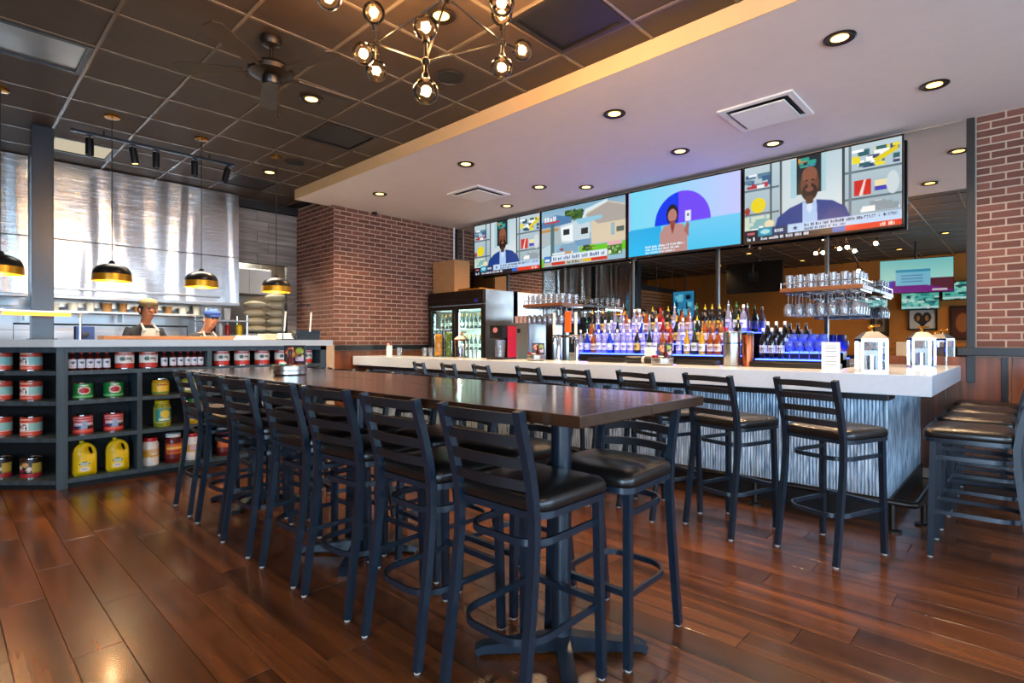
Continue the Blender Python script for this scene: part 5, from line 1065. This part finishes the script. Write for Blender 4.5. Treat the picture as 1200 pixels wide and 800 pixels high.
# bar-top equipment
def place(px, Y): p = at_y(px, 0, Y); return Vector((p.x, Y, BZ1))
p = place(589, 4.86); t = thing('drink_machine', 'black drink machine with red side on the bar top', 'drink machine', p, R(12))
obj('rear_body', MB().cbox((0, .1, .21), (.2, .12, .42), .01), M['blackplastic'], t); obj('head', MB().cbox((0, -.02, .34), (.2, .26, .17), .015), M['blackplastic'], t); obj('side_panel', MB().cbox((.106, .05, .21), (.012, .2, .4), .003), M['red'], t)
obj('badge', MB().lathe([(.032, 0), (.032, .006), (.0001, .007)], 16, (-.01, -.15, .36), Matrix.Rotation(R(90), 4, 'X')), P('pink_badge', '#c87a80', .4), t); obj('jar', MB().lathe([(.0001, .02), (.06, .02), (.072, .24), (.068, .24), (.056, .03), (.0001, .03)], 18, (0, -.06, 0)), M['frost'], t, True); obj('base_plate', MB().cbox((0, -.02, .012), (.24, .32, .024), .006), M['blackplastic'], t)
p = place(665, 4.94); t = thing('beer_tap', 'chrome beer tap with two columns and paddle handles', 'beer tap', p)
for k, (dx, mm) in enumerate(((-.13, 'white'), (.13, 'orange'))):
    c = obj('column', MB().lathe([(.045, 0), (.045, .01), (.027, .02), (.027, .28), (.02, .3), (.0001, .305)], 16, (dx, 0, 0)), M['chrome'], t, True); obj('spout', MB().tube([(dx, -.02, .27), (dx, -.07, .27), (dx, -.09, .25), (dx, -.095, .2)], .011, 8), M['chrome'], c, True)
obj('tap_handle', MB().cbox((-.17, -.03, .42), (.03, .02, .26), .006), M['white'], t); obj('tap_handle', MB().cbox((.04, -.04, .44), (.08, .025, .24), .01), M['orange'], t); obj('tap_handle', MB().cbox((.14, -.03, .42), (.03, .02, .26), .006), M['white'], t); obj('cross_pipe', MB().rod((-.18, -.03, .28), (.18, -.03, .28), .016), M['chrome'], t)
# fruit jars, dispenser, glasses at the far bar end
def fruit_jar(label, px, Y, r, h, mat, fname, rf):
    p = place(px, Y); t = thing('fruit_jar', label, 'jar', p); obj('jar_glass', MB().lathe([(.0001, .004), (r*.95, .004), (r, .02), (r, h*.75), (r*.8, h*.9), (r*.85, h), (r*.8, h), (r*.75, h*.9), (r*.93, h*.74), (r*.93, .02), (.0001, .012)], 18), M['glass'], t, True)
    k = 0; z = .012+rf
    while z < h*.9:
        for a in range(3): g = a*2.09+k*.9; obj(fname, MB().ball(((r*.9-rf)*math.cos(g), (r*.9-rf)*math.sin(g), z), rf, 10, 7), M[mat], t, True)
        z += rf*1.55; k += 1
M['orangefruit'] = P('orange_fruit', '#e89a10', .45, var=.2, bump=.1, bscale=300); M['lime'] = P('lime_fruit', '#7a8f1e', .45, var=.3)
fruit_jar('tall glass jar filled with oranges on bar top', 514, 4.84, .075, .37, 'orangefruit', 'orange', .038); fruit_jar('tall glass jar filled with limes on bar top', 526, 4.9, .06, .37, 'lime', 'lime', .03)
def lantern(label, p, rz, s, h):
    t = thing('glass_lantern', label, 'lantern', p, rz); b = MB(); q = s/2
    for x in (-q, q):
        for y in (-q, q): b.box((x, y, h/2), (.016, .016, h))
    for z in (.01, h-.01): b.bb(-q-.008, q+.008, -q-.008, -q+.008, z-.01, z+.01).bb(-q-.008, q+.008, q-.008, q+.008, z-.01, z+.01).bb(-q-.008, -q+.008, -q, q, z-.01, z+.01).bb(q-.008, q+.008, -q, q, z-.01, z+.01)
    obj('frame', b, M['chrome'], t)
    for (x0, x1, y0, y1) in ((-q, q, -q-.002, -q+.002), (-q, q, q-.002, q+.002), (-q-.002, -q+.002, -q, q), (q-.002, q+.002, -q, q)): obj('glass_pane', MB().bb(x0+.004, x1-.004 if x1-x0 > .01 else x1, y0, y1, .02, h-.02), M['glass'], t)
    k = q+.012; rf = MB(); rf.add([(-k, -k, h), (k, -k, h), (k, k, h), (-k, k, h), (-q*.5, -q*.5, h+.05), (q*.5, -q*.5, h+.05), (q*.5, q*.5, h+.05), (-q*.5, q*.5, h+.05)], [(0, 1, 5, 4), (1, 2, 6, 5), (2, 3, 7, 6), (3, 0, 4, 7), (4, 5, 6, 7), (3, 2, 1, 0)]); obj('roof', rf, M['steel2'], t)
    obj('handle', MB().lathe([(.012, h+.05), (.012, h+.075), (.02, h+.085), (.0001, h+.1)], 10).rod((-.02, 0, h+.09), (.055, 0, h+.095), .008), M['brass'], t, True)
    obj('card_stack', MB().cbox((0, .02, h*.35), (s*.6, .03, h*.6), .003), M['paper'], t); obj('inner_jar', MB().lathe([(.0001, .01), (.03, .01), (.03, h*.5), (.0001, h*.5)], 12, (-.01, -.03, 0)), M['chrome'], t, True); obj('floor_plate', MB().bb(-q, q, -q, q, .001, .008), M['steel2'], t)
lantern('chrome framed glass lantern with brass handle near outer bar corner', (-.82, 4.62, BZ1), R(25), .15, .24)
lantern('chrome framed glass lantern with brass handle by the mirror end', (-.66, 5.75, BZ1), R(20), .15, .25)
lantern('small chrome glass lantern beside the fruit jars', place(541, 4.88), R(30), .14, .25)
gg = thing('water_glass', 'x', 'glass'); obj('glass_shell', MB().lathe(tum(.042, .13), 16), M['frost'], gg, True); ggr = Rep(gg)
for px, Y, s in ((498, 4.86, 'next to the orange jar, outer'), (505, 4.92, 'touching the orange jar'), (468, 4.72, 'beside the white shaker at the wall end'), (556, 4.9, 'between the small lantern and drink machine')): ggr.put(place(px, Y), 0, 'clear water glass on bar top, '+s, 'water glasses on the bar top')
t = thing('shaker_caddy', 'white shaker with folded napkin at the wall end of bar', 'shaker', place(455, 4.72)); obj('shaker_body', MB().lathe([(.0001, 0), (.03, 0), (.028, .13), (.02, .16), (.0001, .17)], 12), M['white'], t, True); obj('napkin', MB().cbox((.05, 0, .08), (.035, .05, .16), .006), M['paper'], t); obj('cap', MB().ball((-.0, 0, .175), .022), P('pink_cap', '#d89a90', .5), t, True)
# steel canister, copper cup, mats, cards
t = thing('steel_canister', 'tall etched steel canister on the bar top', 'canister', place(857.5, 4.9)); obj('can_body', MB().lathe([(.0001, 0), (.07, 0), (.074, .01), (.074, .29), (.07, .305), (.06, .31), (.0001, .31)], 24), M['steel2'], t, True); obj('band', MB().lathe([(.0745, .2), (.0745, .21)], 24), M['black'], t, True)
t = thing('copper_canister', 'slim copper canister beside the steel one', 'canister', place(876, 4.92)); obj('can_body', MB().lathe([(.0001, 0), (.046, 0), (.048, .01), (.048, .27), (.044, .28), (.0001, .28)], 20), M['copper'], t, True); obj('lid', MB().lathe([(.049, .278), (.049, .3), (.0001, .305)], 20), M['blackplastic'], t, True)
for px0, px1, Y, s in ((882, 985, 4.93, 'beside the copper canister'), (795, 842, 4.95, 'below the bottle stand'), (692, 733, 4.95, 'next to the beer tap')):
    a, b = place(px0, Y), place(px1, Y); t = thing('bar_mat', 'long black rubber bar mat '+s, 'bar mat', (a+b)/2); obj('mat_body', MB().cbox((0, 0, .022), (b.x-a.x, .13, .044), .012), M['blackplastic'], t, True)
    for k in range(3): obj('rib', MB().bb(-(b.x-a.x)/2+.02, (b.x-a.x)/2-.02, -.04+.04*k-.005, -.04+.04*k+.005, .044, .048), M['rail'], t)
t = thing('bar_towel', 'rolled black bar towel before the bottle stand', 'towel', place(750, 4.86)); b = MB().lathe([(.0001, -.16), (.03, -.16), (.036, -.15), (.036, .15), (.03, .16), (.0001, .16)], 14, (0, 0, .037), Matrix.Rotation(R(90), 4, 'Y')); obj('towel_roll', b, M['blackplastic'], t, True); obj('tie_band', MB().lathe([(.0375, -.015), (.0375, .015)], 14, (.05, 0, .037), Matrix.Rotation(R(90), 4, 'Y')), M['glide'], t, True)
def card(label, px, Y, w_, h_, cv, rz=0):
    t = thing('menu_card', label, 'menu', place(px, Y), rz); obj('card_block', MB().cbox((0, 0, h_/2), (w_, .03, h_), .002), M['paper'], t); link('print', painted('print', cv, lambda u, v: (-w_/2+.004+(w_-.008)*u, -.0158, h_-.004-(h_-.008)*v)), M['label'], t)
cvm = Canvas(16, 26, '#dfe3e6')
for i in range(8): cvm.rect(.15, .1+.1*i, .85, .14+.1*i, '#8f979c')
card('white printed menu card standing by the black mat', 973.5, 4.81, .125, .215, cvm, R(15)); card('plain white card block above the rolled towel', 762, 4.97, .11, .16, Canvas(8, 8, '#e9e4dc').rect(.45, 0, .52, 1, '#cfc8c0'), R(20))
# tin caddies with their contents
def caddy(where, p, s=1.0):
    t = thing('tin_caddy', 'round ribbed tin caddy '+where, 'caddy', p); obj('tin_wall', MB().lathe([(.0001, .002), (.095*s, .002), (.1*s, .008), (.1*s, .03), (.104*s, .033), (.1*s, .036), (.1*s, .06), (.105*s, .065), (.103*s, .07), (.096*s, .066), (.096*s, .008), (.0001, .008)], 28), M['steel2'], t, True)
    z = p[2]+.0085; P0 = Vector((p[0], p[1], z))
    m = thing('menu_stand', 'colourful picture menu standing in the tin caddy '+where, 'menu', P0+Vector((.01, .03, 0)), R(38)); obj('board', MB().cbox((0, 0, .1), (.14*s, .012, .19), .002), M['blackplastic'], m)
    cv = Canvas(22, 26, '#20140f').ell(.3, .25, .2, .2, '#c8403a').ell(.4, .35, .15, .12, '#d8a060').ell(.75, .2, .2, .12, '#8a9a2a').rect(.55, .45, .95, .62, '#c8b0c8').rect(.1, .7, .9, .8, '#5a2018').speck(.05, .05, .95, .6, ['#b8502a', '#d8c080', '#5a7a30'], 14, .06, 5)
    link('print', painted('print', cv, lambda u, v: (-.065*s+.13*s*u, -.0066, .19-.17*v)), M['label'], m)
    k = Rep(bottle('sauce_bottle', 'x', 'bottle', [(.0001, 0), (.024, 0), (.025, .09), (.012, .12), (.011, .14)], M['saucebrown'], cap_p(.15, .9, .013), M['blackplastic'], None)); k.put(P0+Vector((.045, -.02, 0)), 0, 'dark sauce bottle in the tin caddy '+where, None)
    u = thing('ramekin', 'red ramekin in the tin caddy '+where, 'bowl', P0+Vector((-.05, -.03, 0))); obj('bowl_wall', MB().lathe([(.0001, 0), (.03, 0), (.036, .075), (.033, .075), (.028, .01), (.0001, .01)], 16), M['red'], u, True); obj('lid', MB().lathe([(.037, .073), (.037, .082), (.0001, .086)], 16), M['red'], u, True)
    u = thing('ramekin', 'green ramekin in the tin caddy '+where, 'bowl', P0+Vector((.02, -.06, 0))); obj('bowl_wall', MB().lathe([(.0001, 0), (.022, 0), (.026, .07), (.023, .07), (.02, .01), (.0001, .01)], 14), M['green'], u, True); obj('lid', MB().lathe([(.027, .069), (.027, .077), (.0001, .08)], 14), M['white'], u, True)
caddy('on the long table', (-3.72, 1.69, TZ), 1.1)
p = place(628, 4.72); caddy('on the bar near the drink machine', (p.x, p.y, BZ1)); p = place(776, 4.66); caddy('on the bar near the rolled towel', (p.x, p.y, BZ1))
p = vis(801, 357, -2.9); tv('small blue lit hanging television on the dining side', p, R(180), .7, .85, Canvas(16, 20, '#2f8ac0').speck(.1, .1, .9, .9, ['#0a1420', '#6fd0f0'], 14, .14, 3), ZC-p[2])
